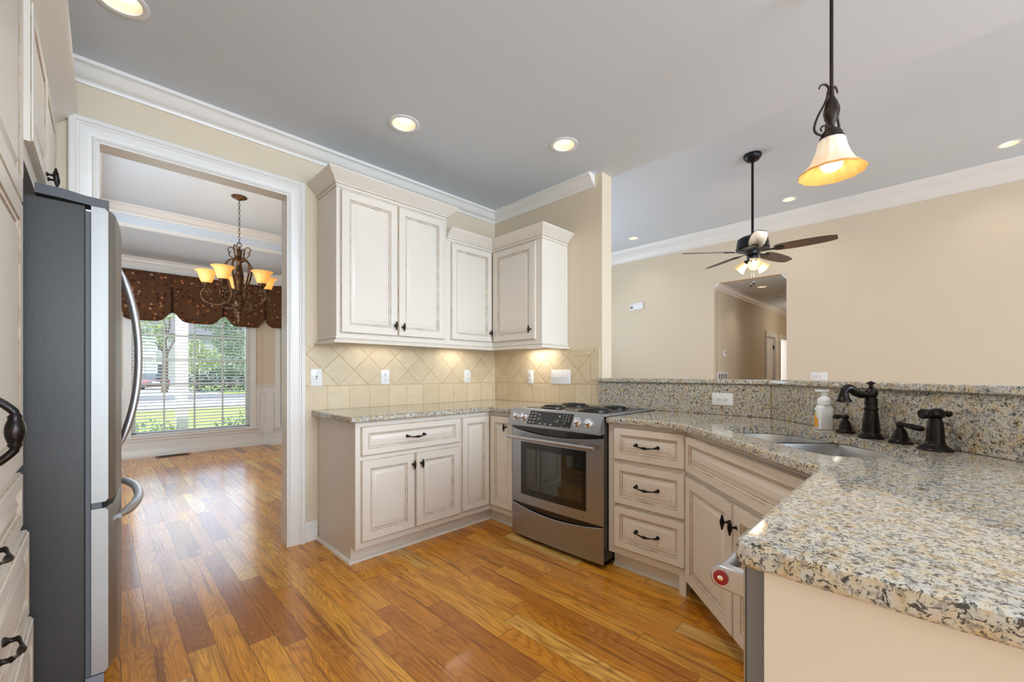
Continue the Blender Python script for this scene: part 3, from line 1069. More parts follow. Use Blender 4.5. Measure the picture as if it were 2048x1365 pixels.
# --- corner sink cabinet on the diagonal
c4 = thing('sink_base_cabinet', 'cream sink cabinet set diagonally, wide false drawer front over two doors', 'cabinet',
           (FXB, 0.904, 0), R(-135))
w4 = 1.005
mb = MB()
mb.prism([(0.002, 0.001), (w4, 0.001), (w4, 0.03), (0.92, 0.08), (0.92, 0.56), (0.12, 0.56), (0.12, 0.08), (0.002, 0.03)], 0.09, 0.64)
mb.box((0.002, 0.001, 0.64), (w4, 0.02, TOPZ)).box((0.075, 0.075, 0), (0.935, 0.10, 0.092))
mb.build('body', 'cream', c4)
mb = panel(MB(), 0.030, w4 - 0.03, 0.665, 0.855, 0, 0.02, 0.042)
mb.build('false_front', ['cream', 'glaze'], c4, 30)
door(c4, 0.030, 0.494, 0.098, 0.645, 0, 0.466, 0.560)
door(c4, 0.499, w4 - 0.03, 0.098, 0.645, 0, 0.527, 0.560)

# --- peninsula end cabinet with plain end panel
c5 = thing('peninsula_end_panel', 'plain cream panel closing the end of the granite peninsula', 'cabinet panel', (0.735, -0.43, 0))
MB().box((0, 0, 0), (0.022, 0.613, TOPZ)).build('panel', 'cream', c5)
MB().box((0.68, 0.0, 0.1), (0.70, 0.60, TOPZ)).box((0.022, 0.0, 0.1), (0.70, 0.02, TOPZ)).build('rear_panel', 'cream', c5)

# --- dishwasher under the peninsula, facing the range side
dw = thing('dishwasher', 'dishwasher under the peninsula top, grey edge and bar handle with a red medallion', 'dishwasher', (1.365, 0.183, 0), R(180))
MB().box((0.006, 0.001, 0.10), (0.604, 0.57, 0.868)).build('tub', 'appliance_grey', dw)
MB().box((0.002, -0.033, 0.115), (0.606, 0.0, 0.868)).build('door', ['appliance_grey'], dw, bevel=0.003)
MB().box((0.002, -0.036, 0.118), (0.606, -0.0331, 0.865)).build('door_skin', 'steel_z', dw)
MB().box((0.02, 0.04, 0.0), (0.59, 0.06, 0.10)).build('toe_plate', 'black_plastic', dw)
mb = MB()
for x0, x1 in ((0.568, 0.590), (0.018, 0.040)):
    end = [(-0.034, 0.792), (-0.034, 0.834)] + [(-0.077 - 0.0195 * math.sin(R(a)), 0.8165 + 0.0195 * math.cos(R(a))) for a in range(0, 181, 20)]
    mb.loft([[(x, y, z) for y, z in end] for x in (x0, x1)])
mb.tube([(0.03, -0.080, 0.818), (0.58, -0.080, 0.818)], 0.0125, 16)
h = mb.build('handle', 'satin_steel', dw, bevel=0.003)
MB().at((0.5905, -0.077, 0.8165)).lathe([(0.0125, -0.002), (0.0125, 0.0014), (0.011, 0.0018)], 24, 'x').build('handle_medallion', 'medallion_red', h)
MB().at((0.592, -0.077, 0.8165)).lathe([(0.0045, 0.0), (0.0045, 0.0012), (0.003, 0.0014)], 18, 'x').build('medallion_centre', 'chrome', h)

# --- wall cabinets
UP = 0.33
c6 = thing('wall_cabinet', 'tall cream two-door wall cabinet nearest the dining doorway', 'cabinet', (1.091, CY - UP, 0))
w6 = 1.966 - 1.091
MB().box((0, 0, 1.415), (w6, UP - 0.003, 2.42)).build('body', 'cream', c6)
door(c6, 0.024, 0.437, 1.445, 2.390, 0, 0.411, 1.518)
door(c6, 0.441, 0.848, 1.445, 2.390, 0, 0.474, 1.512)
CABCR = [(-0.002, 0), (0.004, 0.0), (0.005, 0.018), (0.010, 0.020), (0.012, 0.030), (0.020, 0.036), (0.030, 0.050), (0.056, 0.072), (0.066, 0.084), (0.072, 0.090),
         (0.072, 0.098), (-0.002, 0.098)]


def cab_crown(parent, path, z, side=-1, s=1.0):
    mb = MB()
    mb.sweep([(o * s, z + h * s) for o, h in CABCR], path, side=side)
    mb.build('crown_moulding', 'cream', parent)
    g = MB().sweep([(-0.002, z - 0.003), (0.0015, z - 0.003), (0.0015, z + 0.0003), (-0.002, z + 0.0003)], path, side=side)
    g.sweep([(0.0095 * s, z + 0.0185 * s), (0.0125 * s, z + 0.0185 * s), (0.0125 * s, z + 0.0225 * s), (0.0095 * s, z + 0.0225 * s)], path, side=side)
    g.build('crown_glaze_line', 'glaze', parent)


LR = [(0, 1.420), (0.006, 1.420), (0.008, 1.412), (0.003, 1.406), (0.008, 1.400), (0.022, 1.390), (0.024, 1.380), (0.0, 1.378), (-0.012, 1.378), (-0.012, 1.42)]


def light_rail(parent, path, side=-1):
    mb = MB().sweep(LR, path, side=side)
    mb.build('light_rail', 'cream', parent)
    g = MB().sweep([(0.002, 1.4045), (0.0052, 1.4045), (0.0052, 1.4075), (0.002, 1.4075)], path, side=side)
    g.build('rail_glaze_line', 'glaze', parent)


cab_crown(c6, [(0, UP - 0.003), (0, 0), (w6, 0), (w6, 0.14)], 2.405)
light_rail(c6, [(0, UP - 0.003), (0, 0), (w6, 0)])

c7 = thing('corner_wall_cabinet', 'lower cream corner wall cabinet with two single doors at right angles', 'cabinet', (1.966, CY - UP, 0))
bx = CX - 0.33 - 1.966
by2 = 2.154 - (CY - UP)
mb = MB().prism([(0.001, 0), (bx, 0), (bx, by2), (bx + 0.327, by2), (bx + 0.327, 0.327), (0.001, 0.327)], 1.415, 2.262)
mb.build('body', 'cream', c7)
door(c7, 0.040, bx - 0.022, 1.448, 2.236, 0, bx - 0.047, 1.527, fr=0.050)
d = panel(MB().at((bx, 0, 0), R(-90)), 0.024, 0.518, 1.448, 2.236, 0, 0.02, 0.056).build('door', ['cream', 'glaze'], c7, 30)
kb = knob(d, 0, 0, 0)
kb.location = (bx - 0.02, 2.259 - (CY - UP), 1.530)
kb.rotation_euler = (0, 0, R(-90))
cab_crown(c7, [(0.004, 0), (bx, 0), (bx, by2), (bx + 0.327, by2)], 2.248, s=0.95)
light_rail(c7, [(0.0, 0), (bx, 0), (bx, by2), (bx + 0.327, by2)])

# --- pantry and over-fridge cabinet on the left
PX = -0.192
c8 = thing('pantry_cabinet', 'tall cream pantry cabinet at the picture edge with a big ribbed bronze pull', 'cabinet', (PX, 1.03, 0), R(90))
w8 = 2.012 - 1.03
MB().box((0, 0.0, 0.10), (w8, 0.66, 2.42)).box((0, 0.07, 0), (w8, 0.66, 0.10)).build('body', 'cream', c8)


def tall_door(parent, x0, x1, zs, yb, fr=0.06):
    mb = MB()
    (z0, z1), (z2, z3) = zs
    panel(mb, x0, x1, z0, z1, yb, 0.02, fr)
    panel(mb, x0, x1, z2, z3, yb, 0.02, fr)
    return mb.build('door', ['cream', 'glaze'], parent, 30)


dl = tall_door(c8, 0.018, 0.150, ((0.89, 1.695), (1.6955, 2.385)), 0, 0.03)
dr = tall_door(c8, 0.155, w8 - 0.045, ((0.89, 1.695), (1.6955, 2.385)), 0)


def bail(parent, x, y, z, hh=0.066):
    """large ribbed appliance pull, standing upright"""
    mb = MB()
    for s in (-1, 1):
        mb.at((x, y, z + s * hh)).lathe([(0.014, 0), (0.013, -0.004), (0.009, -0.010), (0.008, -0.016)], 12, 'y')
    pts, rad = [], []
    for i in range(29):
        u = -1 + i / 14
        a = abs(u)
        bow = 0.016 + 0.036 * min(1.0, (1 - a) / 0.45) ** 0.6
        pts.append((x, y - bow, z + u * hh))
        if a < 0.42:
            rad.append(0.0145 * math.cos(a / 0.42 * 1.0))
        elif a < 0.50:
            rad.append(0.0105)
        else:
            rad.append(0.0072)
    mb.at().tube(pts, rad, 14)
    for k in range(8):
        pass
    return mb.build('pull', 'bronze', parent, 50)


bail(dr, 0.222, -0.02, 1.064)
drawer(c8, 0.155, w8 - 0.045, 0.705, 0.872, 0, pulls=(0.235,), w=0.10)
e1 = drawer(c8, 0.018, w8 - 0.035, 0.425, 0.690, -0.012, pulls=(0.42,), w=0.10)
e2 = drawer(c8, 0.018, w8 - 0.030, 0.125, 0.415, -0.020, pulls=(0.42,), w=0.10)

c9 = thing('over_fridge_cabinet', 'shallow cream two-door cabinet above the refrigerator under a deep crown', 'cabinet', (PX + 0.014, 2.02, 0), R(90))
w9 = CY - 0.004 - 2.02
MB().box((0, 0, 1.86), (w9, 0.66, 2.42)).build('body', 'cream', c9)
MB().box((0, 0.0, 1.80), (0.018, 0.03, 1.86)).build('frame_stile', 'cream', c9)
MB().box((w9 - 0.05, 0.0, 1.80), (w9, 0.03, 1.86)).build('frame_stile', 'cream', c9)
m9 = 0.50
k1 = door(c9, 0.022, m9 - 0.002, 1.925, 2.385, 0, m9 - 0.030, 1.975, fr=0.055)
k2 = door(c9, m9 + 0.002, w9 - 0.045, 1.925, 2.385, 0, m9 + 0.030, 1.975, fr=0.055)
# one deep crown runs over pantry and fridge cabinet: two pieces, each with its cabinet
for par, x1 in ((c9, w9), (c8, w8)):
    mb = MB().sweep([(0, 2.40), (0.010, 2.402), (0.016, 2.420), (0.040, 2.445), (0.075, 2.480), (0.088, 2.500), (0.092, 2.512), (0.0, 2.512)],
                    [(0, 0), (x1, 0)], side=-1)
    mb.build('crown_moulding', 'cream', par)

# ------------------------------------------------------------------ counters


def slab(name, poly, z0, z1, hole=None, e=0.010, mat='granite', rough_edge=True):
    p = ccw(poly)
    h = ccw(hole) if hole else None
    mb = MB()
    prof = [(0.006, z0), (0.0, z0 + 0.006), (0.0, z1 - e), (e * 0.3, z1 - e * 0.3), (e, z1)]
    rings = [[(x, y, z) for x, y in offset(p, i)] for i, z in prof]
    mb.loft(rings, True, False, False)
    top = offset(p, e)
    mb.flat(top, [h] if h else [], z1, True)
    mb.flat(offset(p, 0.006), [h] if h else [], z0, False)
    if h:
        n = len(h)
        mb.loft([[(x, y, z0) for x, y in h], [(x, y, z1) for x, y in h]], True, False, False)
    return mb


def corner(p, r, d0, d1, k=5):
    """rounded corner at p between incoming direction d0 and outgoing d1 (unit vectors)"""
    p, d0, d1 = Vector(p), Vector(d0), Vector(d1)
    a, b = p - d0 * r, p + d1 * r
    return [tuple((1 - u) ** 2 * a + 2 * u * (1 - u) * p + u * u * b) for u in [i / k for i in range(k + 1)]]


o = slab('c', [(1.050, CY - 0.002)] + corner((1.050, 2.418), 0.018, (0, -1), (1, 0)) + [(2.150, 2.418), (2.150, 2.149), (CX - 0.002, 2.149), (CX - 0.002, CY - 0.002)],
         TOPZ + 0.001, 0.914).build('countertop', 'granite')
tag(o, 'speckled granite worktop in the corner between doorway and range', 'countertop')


def diag(a, i):
    s, d = 3.08 - a * 1.41421, 1.22 + i * 1.41421
    return ((s + d) / 2, (s - d) / 2)


cut = [(0.16, 0.128), (0.34, 0.122), (0.54, 0.124), (0.72, 0.122), (0.835, 0.132), (0.880, 0.20), (0.888, 0.32), (0.872, 0.44), (0.80, 0.492),
       (0.66, 0.505), (0.54, 0.528), (0.42, 0.522), (0.30, 0.492), (0.185, 0.474), (0.115, 0.405), (0.098, 0.29), (0.110, 0.18)]
HOLE = [diag(a, i) for a, i in smooth_loop(cut, 4)]
outer = [(2.775, 1.371), (2.150, 1.371)] + corner((2.150, 0.915), 0.12, (0, -1), (-RT2, -RT2)) + [(1.432, 0.222)] + \
    corner((0.702, 0.222), 0.035, (-1, 0), (0, -1)) + [(0.702, -0.418), (1.702, -0.418), (2.775, 0.655)]
# the diagonal leaves (2.15, 0.915) at 45 degrees
o = slab('c', outer, TOPZ + 0.001, 0.914, HOLE, e=0.011).build('countertop', 'granite')
tag(o, 'long speckled granite worktop holding the sink and forming the peninsula', 'countertop')

# granite upstand in front of the knee wall, two slabs
mb = MB().prism([(2.775, 1.834), (2.775, 0.657), (2.794, 0.650), (2.794, 1.834)], 0.9145, 1.107)
tag(mb.build('granite_backsplash', 'granite', bevel=0.001), 'straight speckled granite upstand behind the range, holding an outlet', 'backsplash')
mb = MB().prism([(2.775, 0.654), (1.702, -0.419), (1.7115, -0.4275), (2.7935, 0.6545)], 0.9145, 1.107)
tag(mb.build('granite_backsplash', 'granite', bevel=0.001), 'diagonal speckled granite upstand behind the faucet', 'backsplash')
o = slab('b', [(2.757, 1.842), (2.757, 0.662), (1.665, -0.43), (1.90, -0.665), (3.09, 0.52), (3.09, 1.816), (2.793, 1.816), (2.793, 1.842)],
         1.108, 1.139, e=0.008).build('bar_top', 'granite')
tag(o, 'narrow raised granite bar ledge running along the knee wall', 'bar top')

# tiles
mb = MB().box((1.003, CY - 0.010, 0.915), (CX - 0.002, CY - 0.0005, 1.374))
tag(mb.build('tile_backsplash', 'tile_back'), 'beige diamond tile backsplash on the dining side wall', 'backsplash')
mb = MB().box((CX - 0.010, 1.836, 0.915), (CX - 0.0005, CY - 0.010, 1.374))
tag(mb.build('tile_backsplash', 'tile_side'), 'beige diamond tile backsplash on the wall behind the range', 'backsplash')

# ------------------------------------------------------------------ sink


def clip(poly, f):
    out = []
    n = len(poly)
    for i in range(n):
        a, b = poly[i], poly[(i + 1) % n]
        fa, fb = f(a), f(b)
        if fa >= 0:
            out.append(a)
        if fa * fb < 0:
            u = fa / (fa - fb)
            out.append((a[0] + (b[0] - a[0]) * u, a[1] + (b[1] - a[1]) * u))
    return out


sk = thing('kitchen_sink', 'stainless double bowl sink let into the granite below the bronze faucet', 'sink', (2.02, 0.35, 0.67))
LOC = [(a, i) for a, i in smooth_loop(cut, 4)]


def wloc(p, z):
    x, y = diag(*p)
    return (x - 2.02, y - 0.35, z - 0.67)


big = ccw(offset(ccw(LOC), -0.006))
rim = MB()
parts = []
for fn in (lambda p: 0.372 - p[0], lambda p: p[0] - 0.402):
    q = ccw(clip(big, fn))
    mb = MB()
    rings = []
    for i, z in ((0.0, 0.8745), (0.003, 0.868), (0.010, 0.80), (0.018, 0.72), (0.034, 0.695), (0.06, 0.690)):
        cxm = sum(p[0] for p in q) / len(q)
        cym = sum(p[1] for p in q) / len(q)
        wx = max(p[0] for p in q) - min(p[0] for p in q)
        wy = max(p[1] for p in q) - min(p[1] for p in q)
        rings.append([wloc((cxm + (p[0] - cxm) * (1 - 2 * i / wx), cym + (p[1] - cym) * (1 - 2 * i / wy)), z) for p in q])
    mb.loft(rings, True, False, True)
    bowl = mb.build('bowl', 'steel_sink', sk, 50)
    dx, dy, dz = wloc((cxm, cym), 0.692)
    MB().at((dx, dy, dz)).lathe([(0.045, 0.0), (0.044, 0.003), (0.036, 0.002), (0.02, -0.003), (0.0, -0.004)], 20, cap0=False, cap1=False).build('drain', 'chrome', bowl)
mid = [p for p in [(0.371, 0.11), (0.403, 0.11), (0.403, 0.54), (0.371, 0.54)]]
mb = MB()
mb.loft([[wloc(p, 0.80) for p in mid], [wloc(p, 0.866) for p in mid], [wloc((p[0] + (0.004 if p[0] < 0.38 else -0.004), p[1]), 0.872) for p in mid]])
mb.build('divider', 'satin_steel', sk)
# ------------------------------------------------------------------ faucet set
FD = Vector((-RT2, RT2, 0))     # along the sink, to the left as one faces it
fa = thing('faucet', 'oil rubbed bronze faucet with curved spout and two lever handles beside the sink', 'faucet', (2.208, 0.170, 0.914), R(135))
mb = MB().lathe([(0.042, 0), (0.042, 0.006), (0.036, 0.010), (0.036, 0.015), (0.029, 0.022), (0.0295, 0.028), (0.0275, 0.06), (0.0225, 0.108), (0.0215, 0.112),
                 (0.0245, 0.116), (0.0245, 0.122), (0.020, 0.127), (0.022, 0.142), (0.0205, 0.158), (0.017, 0.164), (0.021, 0.172), (0.023, 0.182), (0.021, 0.192),
                 (0.011, 0.204), (0.006, 0.208), (0.006, 0.216), (0.0165, 0.221), (0.014, 0.224), (0.003, 0.231)], 24)
mb.build('spout_body', 'bronze', fa, 50)
sp = smooth_path([(0.0, 0, 0.180), (0.035, 0, 0.176), (0.062, 0, 0.186), (0.085, 0, 0.202), (0.103, 0, 0.196), (0.110, 0, 0.176)], 5)
mb = MB().tube(sp, [0.0135 + 0.003 * abs(math.sin(i * 0.11)) for i in range(len(sp))], 14)
mb.at((0.110, 0, 0.146)).lathe([(0.0, 0.0), (0.022, 0.0), (0.027, 0.002), (0.027, 0.007), (0.020, 0.014), (0.017, 0.032), (0.013, 0.042)], 20)
mb.build('spout', 'bronze', fa, 50)


def lever(x, y, ang, ln):
    mb = MB().at((x, y, 0)).lathe([(0.036, 0), (0.036, 0.005), (0.030, 0.009), (0.024, 0.014), (0.024, 0.022), (0.018, 0.045), (0.010, 0.058), (0.010, 0.062), (0.013, 0.066),
                                   (0.012, 0.075), (0.006, 0.080), (0.0, 0.081)], 20)
    c, s = math.cos(ang), math.sin(ang)
    pts = [(x - c * 0.012, y - s * 0.012, 0.071), (x, y, 0.072), (x + c * 0.02, y + s * 0.02, 0.071), (x + c * ln * 0.6, y + s * ln * 0.6, 0.067), (x + c * ln * 0.9, y + s * ln * 0.9, 0.064),
           (x + c * ln, y + s * ln, 0.063)]
    mb.at().tube(smooth_path(pts, 3), [0.007, 0.0075, 0.008, 0.008, 0.0065, 0.0065, 0.007, 0.0085, 0.010, 0.0108, 0.011, 0.0105, 0.010, 0.0085, 0.0065, 0.004][:len(smooth_path(pts, 3))], 10)
    return mb


# local x points along FD, local y points back towards the camera side
def to_local(wx, wy):
    v = Vector((wx - 2.208, wy - 0.170, 0))
    return v.dot(FD), v.dot(Vector((-RT2, -RT2, 0)))


lx, ly = to_local(2.332, 0.265)
lever(lx, ly, R(-90), 0.066).build('handle', 'bronze', fa, 50)
lx, ly = to_local(2.129, 0.080)
lever(lx, ly, R(90), 0.088).build('handle', 'bronze', fa, 50)

sp = thing('side_sprayer', 'bronze side sprayer with a barrel head standing beside the faucet', 'sprayer', (2.020, -0.011, 0.914), R(135))
MB().lathe([(0.047, 0), (0.047, 0.004), (0.040, 0.010), (0.030, 0.018), (0.026, 0.022), (0.026, 0.028), (0.0245, 0.03)], 24).build('base', 'bronze', sp, 50)
MB().lathe([(0.0243, 0.028), (0.0225, 0.07), (0.0195, 0.098), (0.0165, 0.104), (0.0175, 0.11)], 24).build('stem', 'bronze', sp, 50)
mb = MB().at((0, 0, 0.124)).lathe([(0.0, -0.052), (0.008, -0.052), (0.011, -0.047), (0.011, -0.040), (0.006, -0.036), (0.006, -0.032), (0.010, -0.028), (0.017, -0.018), (0.019, -0.004), (0.017, 0.010),
                                   (0.012, 0.016), (0.014, 0.022), (0.0165, 0.028), (0.0165, 0.046), (0.012, 0.050), (0.010, 0.047), (0.0, 0.046)], 18, 'x')
mb.build('spray_head', 'bronze', sp, 50)

# soap bottle
sb = thing('soap_bottle', 'white pump soap bottle with an orange label standing behind the sink', 'soap bottle', (2.385, 0.349, 0.914), R(-52))
rr = lambda w, d, r, z: [(x, y, z) for x, y in round_rect(w, d, r, 4)]
mb = MB().loft([rr(0.058, 0.040, 0.014, 0.0), rr(0.066, 0.048, 0.014, 0.004), rr(0.066, 0.048, 0.014, 0.098), rr(0.056, 0.042, 0.018, 0.110), rr(0.044, 0.040, 0.0195, 0.117)])
bt = mb.build('bottle', 'white_plastic', sb, 50)
lab = MB()
xx = -0.0334
lab.poly([(xx, -0.013, 0.014), (xx, 0.013, 0.014), (xx, 0.013, 0.060), (xx, 0.006, 0.066), (xx, -0.002, 0.058), (xx, -0.013, 0.052)], 0)
lab.poly([(xx, -0.004, 0.062), (xx, 0.010, 0.066), (xx, 0.012, 0.078), (xx, 0.004, 0.080), (xx, -0.002, 0.072)], 1)
lab.poly([(xx, 0.004, 0.080), (xx, 0.011, 0.080), (xx, 0.013, 0.090), (xx, 0.007, 0.090)], 2)
lab.build('label', ['label_orange', 'label_yellow', 'leaf_green_print'], bt)
mb = MB().lathe([(0.0205, 0.114), (0.0265, 0.117), (0.0265, 0.134), (0.024, 0.146), (0.016, 0.153), (0.0115, 0.156), (0.0115, 0.178)], 20)
mb.loft([[(x - 0.008, y, z) for x, y in round_rect(0.058, 0.026, 0.012, 4)] for z in (0.177, 0.186)])
mb.build('pump', 'white_plastic', sb, 50)

# ------------------------------------------------------------------ range
rg = thing('range', 'stainless slide-in electric range with coil burners between the cream cabinets', 'range', (FXB, 2.145, 0), R(-90))
RW = 0.77
mb = MB().box((0.003, -0.0512, 0.040), (RW - 0.003, 0.585, 0.895)).box((0.03, 0.0, 0.0), (RW - 0.03, 0.55, 0.045))
mb.build('body', 'black_enamel', rg)


def bow(n, sag):
    return [(-1 + 2 * i / n) for i in range(n + 1)], sag


def curved_plate(mb, x0, x1, zb, zt, y0, y1, sag_top=0.0, crown_=0.012, n=16):
    """steel plate, gently bowed forward, with a dipping top edge"""
    rings = []
    for i in range(n + 1):
        u = -1 + 2 * i / n
        x = x0 + (x1 - x0) * i / n
        yf = y0 - crown_ * (1 - u * u)
        zz = zt - sag_top * (1 - u * u)
        rings.append([(x, yf, zb), (x, yf, zz - 0.002), (x, yf + 0.002, zz), (x, yf + 0.0045, zz), (x, yf + 0.0045, zb)])
    mb.loft(rings)


mb = MB()
curved_plate(mb, 0.0, RW, 0.258, 0.786, -0.056, -0.043, 0.030)
od = mb.build('oven_door', 'steel_y', rg, 30)


def bowed_pane(mb, x0, x1, z0, z1, y, n=12, th=0.003):
    rings = []
    for i in range(n + 1):
        x = x0 + (x1 - x0) * i / n
        u = -1 + 2 * x / RW
        yy = y - 0.012 * (1 - u * u)
        rings.append([(x, yy, z0), (x, yy, z1), (x, yy + th, z1), (x, yy + th, z0)])
    mb.loft(rings)


mb = MB()
bowed_pane(mb, 0.092, 0.650, 0.322, 0.694, -0.0575)
wd = mb.build('window_frame', 'black_enamel', od, 30)
mb = MB()
bowed_pane(mb, 0.150, 0.622, 0.370, 0.650, -0.0590)
mb.build('window_pane', 'oven_glass', od, 30)
mb = MB().at((0, 0, 0))
mb.tube([(0.012, -0.126, 0.730), (0.748, -0.126, 0.730)], 0.0125, 14)
for xx in (0.14, 0.62):
    mb.tube([(xx, -0.126, 0.730), (xx, -0.060, 0.730)], 0.0085, 10)
mb.build('oven_handle', 'satin_steel', od, 50)
mb = MB()
curved_plate(mb, 0.0, RW, 0.028, 0.247, -0.056, -0.043, 0.036)
mb.build('storage_drawer', 'steel_y', rg, 30)

# control panel
prof = [(-0.043, 0.900), (-0.045, 0.924), (-0.052, 0.926), (-0.105, 0.822), (-0.106, 0.812), (-0.098, 0.807), (-0.040, 0.812)]
mb = MB().loft([[(x, y, z) for y, z in prof] for x in (0.0, RW)])
cp = mb.build('control_panel', 'steel_y', rg, 30)
PN = Vector((0, -0.104, -0.053)).normalized()      # runs down the face
fn = Vector((0, -0.891, 0.454))                    # outward


def on_panel(x, s, off=0.0):
    """s from 0 (top) to 1 (bottom) of the sloped face"""
    y = -0.052 + s * (-0.053) + fn.y * off
    z = 0.926 + s * (-0.104) + fn.z * off
    return (x, y, z)


ta = math.atan2(0.053, 0.104)
for xx in (0.066, 0.140, 0.597, 0.682):
    mb = MB().at(on_panel(xx, 0.52), 0, -ta)
    mb.lathe([(0.030, 0.001), (0.030, -0.003), (0.026, -0.006), (0.026, -0.010), (0.021, -0.014), (0.0195, -0.026), (0.017, -0.029), (0.0, -0.029)], 24, 'y')
    kn = mb.build('knob', 'chrome', cp, 30)
    mb = MB().at(on_panel(xx, 0.52), 0, -ta)
    mb.box((-0.005, -0.036, -0.019), (0.005, -0.028, 0.019))
    mb.build('knob_grip', 'satin_steel', kn, bevel=0.002)
mb = MB()
P4 = [on_panel(0.186, 0.10, 0.0012), on_panel(0.556, 0.10, 0.0012), on_panel(0.556, 0.93, 0.0012), on_panel(0.186, 0.93, 0.0012)]
Q4 = [on_panel(0.186, 0.10, -0.002), on_panel(0.556, 0.10, -0.002), on_panel(0.556, 0.93, -0.002), on_panel(0.186, 0.93, -0.002)]
mb.loft([Q4, P4])
ds = mb.build('display_panel', 'black_enamel', cp, 30)
mb = MB()


def mark(x, s, w, h):
    mb.poly([on_panel(x - w / 2, s - h / 2, 0.0016), on_panel(x + w / 2, s - h / 2, 0.0016), on_panel(x + w / 2, s + h / 2, 0.0016), on_panel(x - w / 2, s + h / 2, 0.0016)])


for x, s in ((0.208, 0.22), (0.24, 0.22), (0.275, 0.28), (0.208, 0.42), (0.24, 0.40), (0.208, 0.60), (0.24, 0.58), (0.208, 0.80), (0.24, 0.78), (0.300, 0.82),
             (0.345, 0.82), (0.395, 0.82), (0.45, 0.28)):
    mark(x, s, 0.018, 0.03)
    mark(x, s + 0.05, 0.012, 0.02)
for cxx, ss in ((0.275, 0.56), (0.443, 0.60)):
    for k in range(16):
        a0, a1 = 2 * PI * k / 16, 2 * PI * (k + 1) / 16
        r0, r1 = 0.0085, 0.0100
        mb.poly([on_panel(cxx + r * math.cos(a), ss + r * math.sin(a) / 0.117, 0.0016) for r, a in ((r0, a0), (r1, a0), (r1, a1), (r0, a1))])
mark(0.297, 0.56, 0.018, 0.012)
mark(0.421, 0.60, 0.018, 0.012)
mark(0.487, 0.93 - 0.05, 0.02, 0.015)
mark(0.535, 0.93 - 0.05, 0.02, 0.015)
mb.build('panel_lettering', 'panel_mark', ds)
cu = bpy.data.curves.new('keypad_digits', 'FONT')
cu.body = '1  2  3\n4  5  6\n7  8  9\n   0'
cu.size = 0.0165
cu.space_line = 1.15
cu.space_character = 1.25
cu.materials.append(M['panel_mark'])
kt = bpy.data.objects.new('keypad_text', cu)
COL.objects.link(kt)
km = bpy.data.meshes.new_from_object(kt.evaluated_get(bpy.context.evaluated_depsgraph_get()))
bpy.data.objects.remove(kt)
ko = bpy.data.objects.new('keypad_lettering', km)
COL.objects.link(ko)
ko.parent = ds
ko.location = on_panel(0.478, 0.26, 0.0017)
ko.rotation_euler = (R(90) - ta, 0, 0)
# cooktop with two burner cartridges
mb = MB().loft([[(x, y, z) for x, y in round_rect(RW + 0.022, 0.630, 0.012, 4, RW / 2, 0.270)] for z in (0.9145, 0.924)])
ct = mb.build('cooktop', 'steel_y', rg, 30, bevel=0.003)


def coil(x, y, r, z):
    pts = []
    turns = 4 if r < 0.085 else 5
    n = turns * 26
    for i in range(n + 1):
        a = 2 * PI * i / 26
        rr = 0.022 + (r - 0.022) * i / n
        pts.append((x + rr * math.cos(a), y + rr * math.sin(a), z))
    return MB().tube(pts, 0.0042, 6)


for x0, x1 in ((0.045, 0.365), (0.405, 0.725)):
    mb = MB().loft([[(x, y, z) for x, y in round_rect(x1 - x0, 0.50, 0.012, 4, (x0 + x1) / 2, 0.29)] for z in (0.9235, 0.9275)])
    ca = mb.build('burner_cartridge', 'black_enamel', rg, 30)
    cx = (x0 + x1) / 2
    sizes = ((0.415, 0.098), (0.165, 0.078)) if x0 < 0.2 else ((0.415, 0.078), (0.165, 0.098))
    for yy, rr_ in sizes:
        MB().at((cx, yy, 0.9275)).lathe([(rr_ + 0.016, 0.0), (rr_ + 0.016, 0.005), (rr_ + 0.010, 0.0065), (rr_ + 0.004, 0.002), (0.02, 0.001)], 32,
                                         cap0=False, cap1=True).build('drip_bowl', 'black_enamel', ca, 40)
        coil(cx, yy, rr_, 0.9375).build('coil_element', 'black_plastic', ca, 60)

# ------------------------------------------------------------------ refrigerator
fg = thing('refrigerator', 'stainless french door refrigerator with pebbled grey side beside the pantry', 'refrigerator', (-0.04, 2.03, 0), R(90))
FW = 0.91
# local x runs along the front (world +Y), local y into the cabinet (world -X)
MB().box((0, 0.0, 0.02), (FW, 0.80, 1.75)).build('body', 'fridge_grey', fg, bevel=0.004)
MB().box((0.012, -0.014, 0.06), (FW - 0.012, 0.001, 1.735)).build('gasket', 'grey_gasket', fg)


def fdoor(x0, x1, z0, z1, name):
    rings = []
    n = 14
    for i in range(n + 1):
        u = i / n
        x = x0 + (x1 - x0) * u
        g = -1 + 2 * x / FW
        yf = -0.070 - 0.030 * (1 - g * g)
        # rounded long edges
        e = min(u, 1 - u) * (x1 - x0)
        yf += 0.014 * max(0, 1 - e / 0.02) ** 2
        rings.append([(x, -0.014, z0), (x, yf + 0.008, z0), (x, yf, z0 + 0.010), (x, yf, z1 - 0.010), (x, yf + 0.008, z1), (x, -0.014, z1)])
    return MB().loft(rings).build(name, 'steel_z', fg, 40)


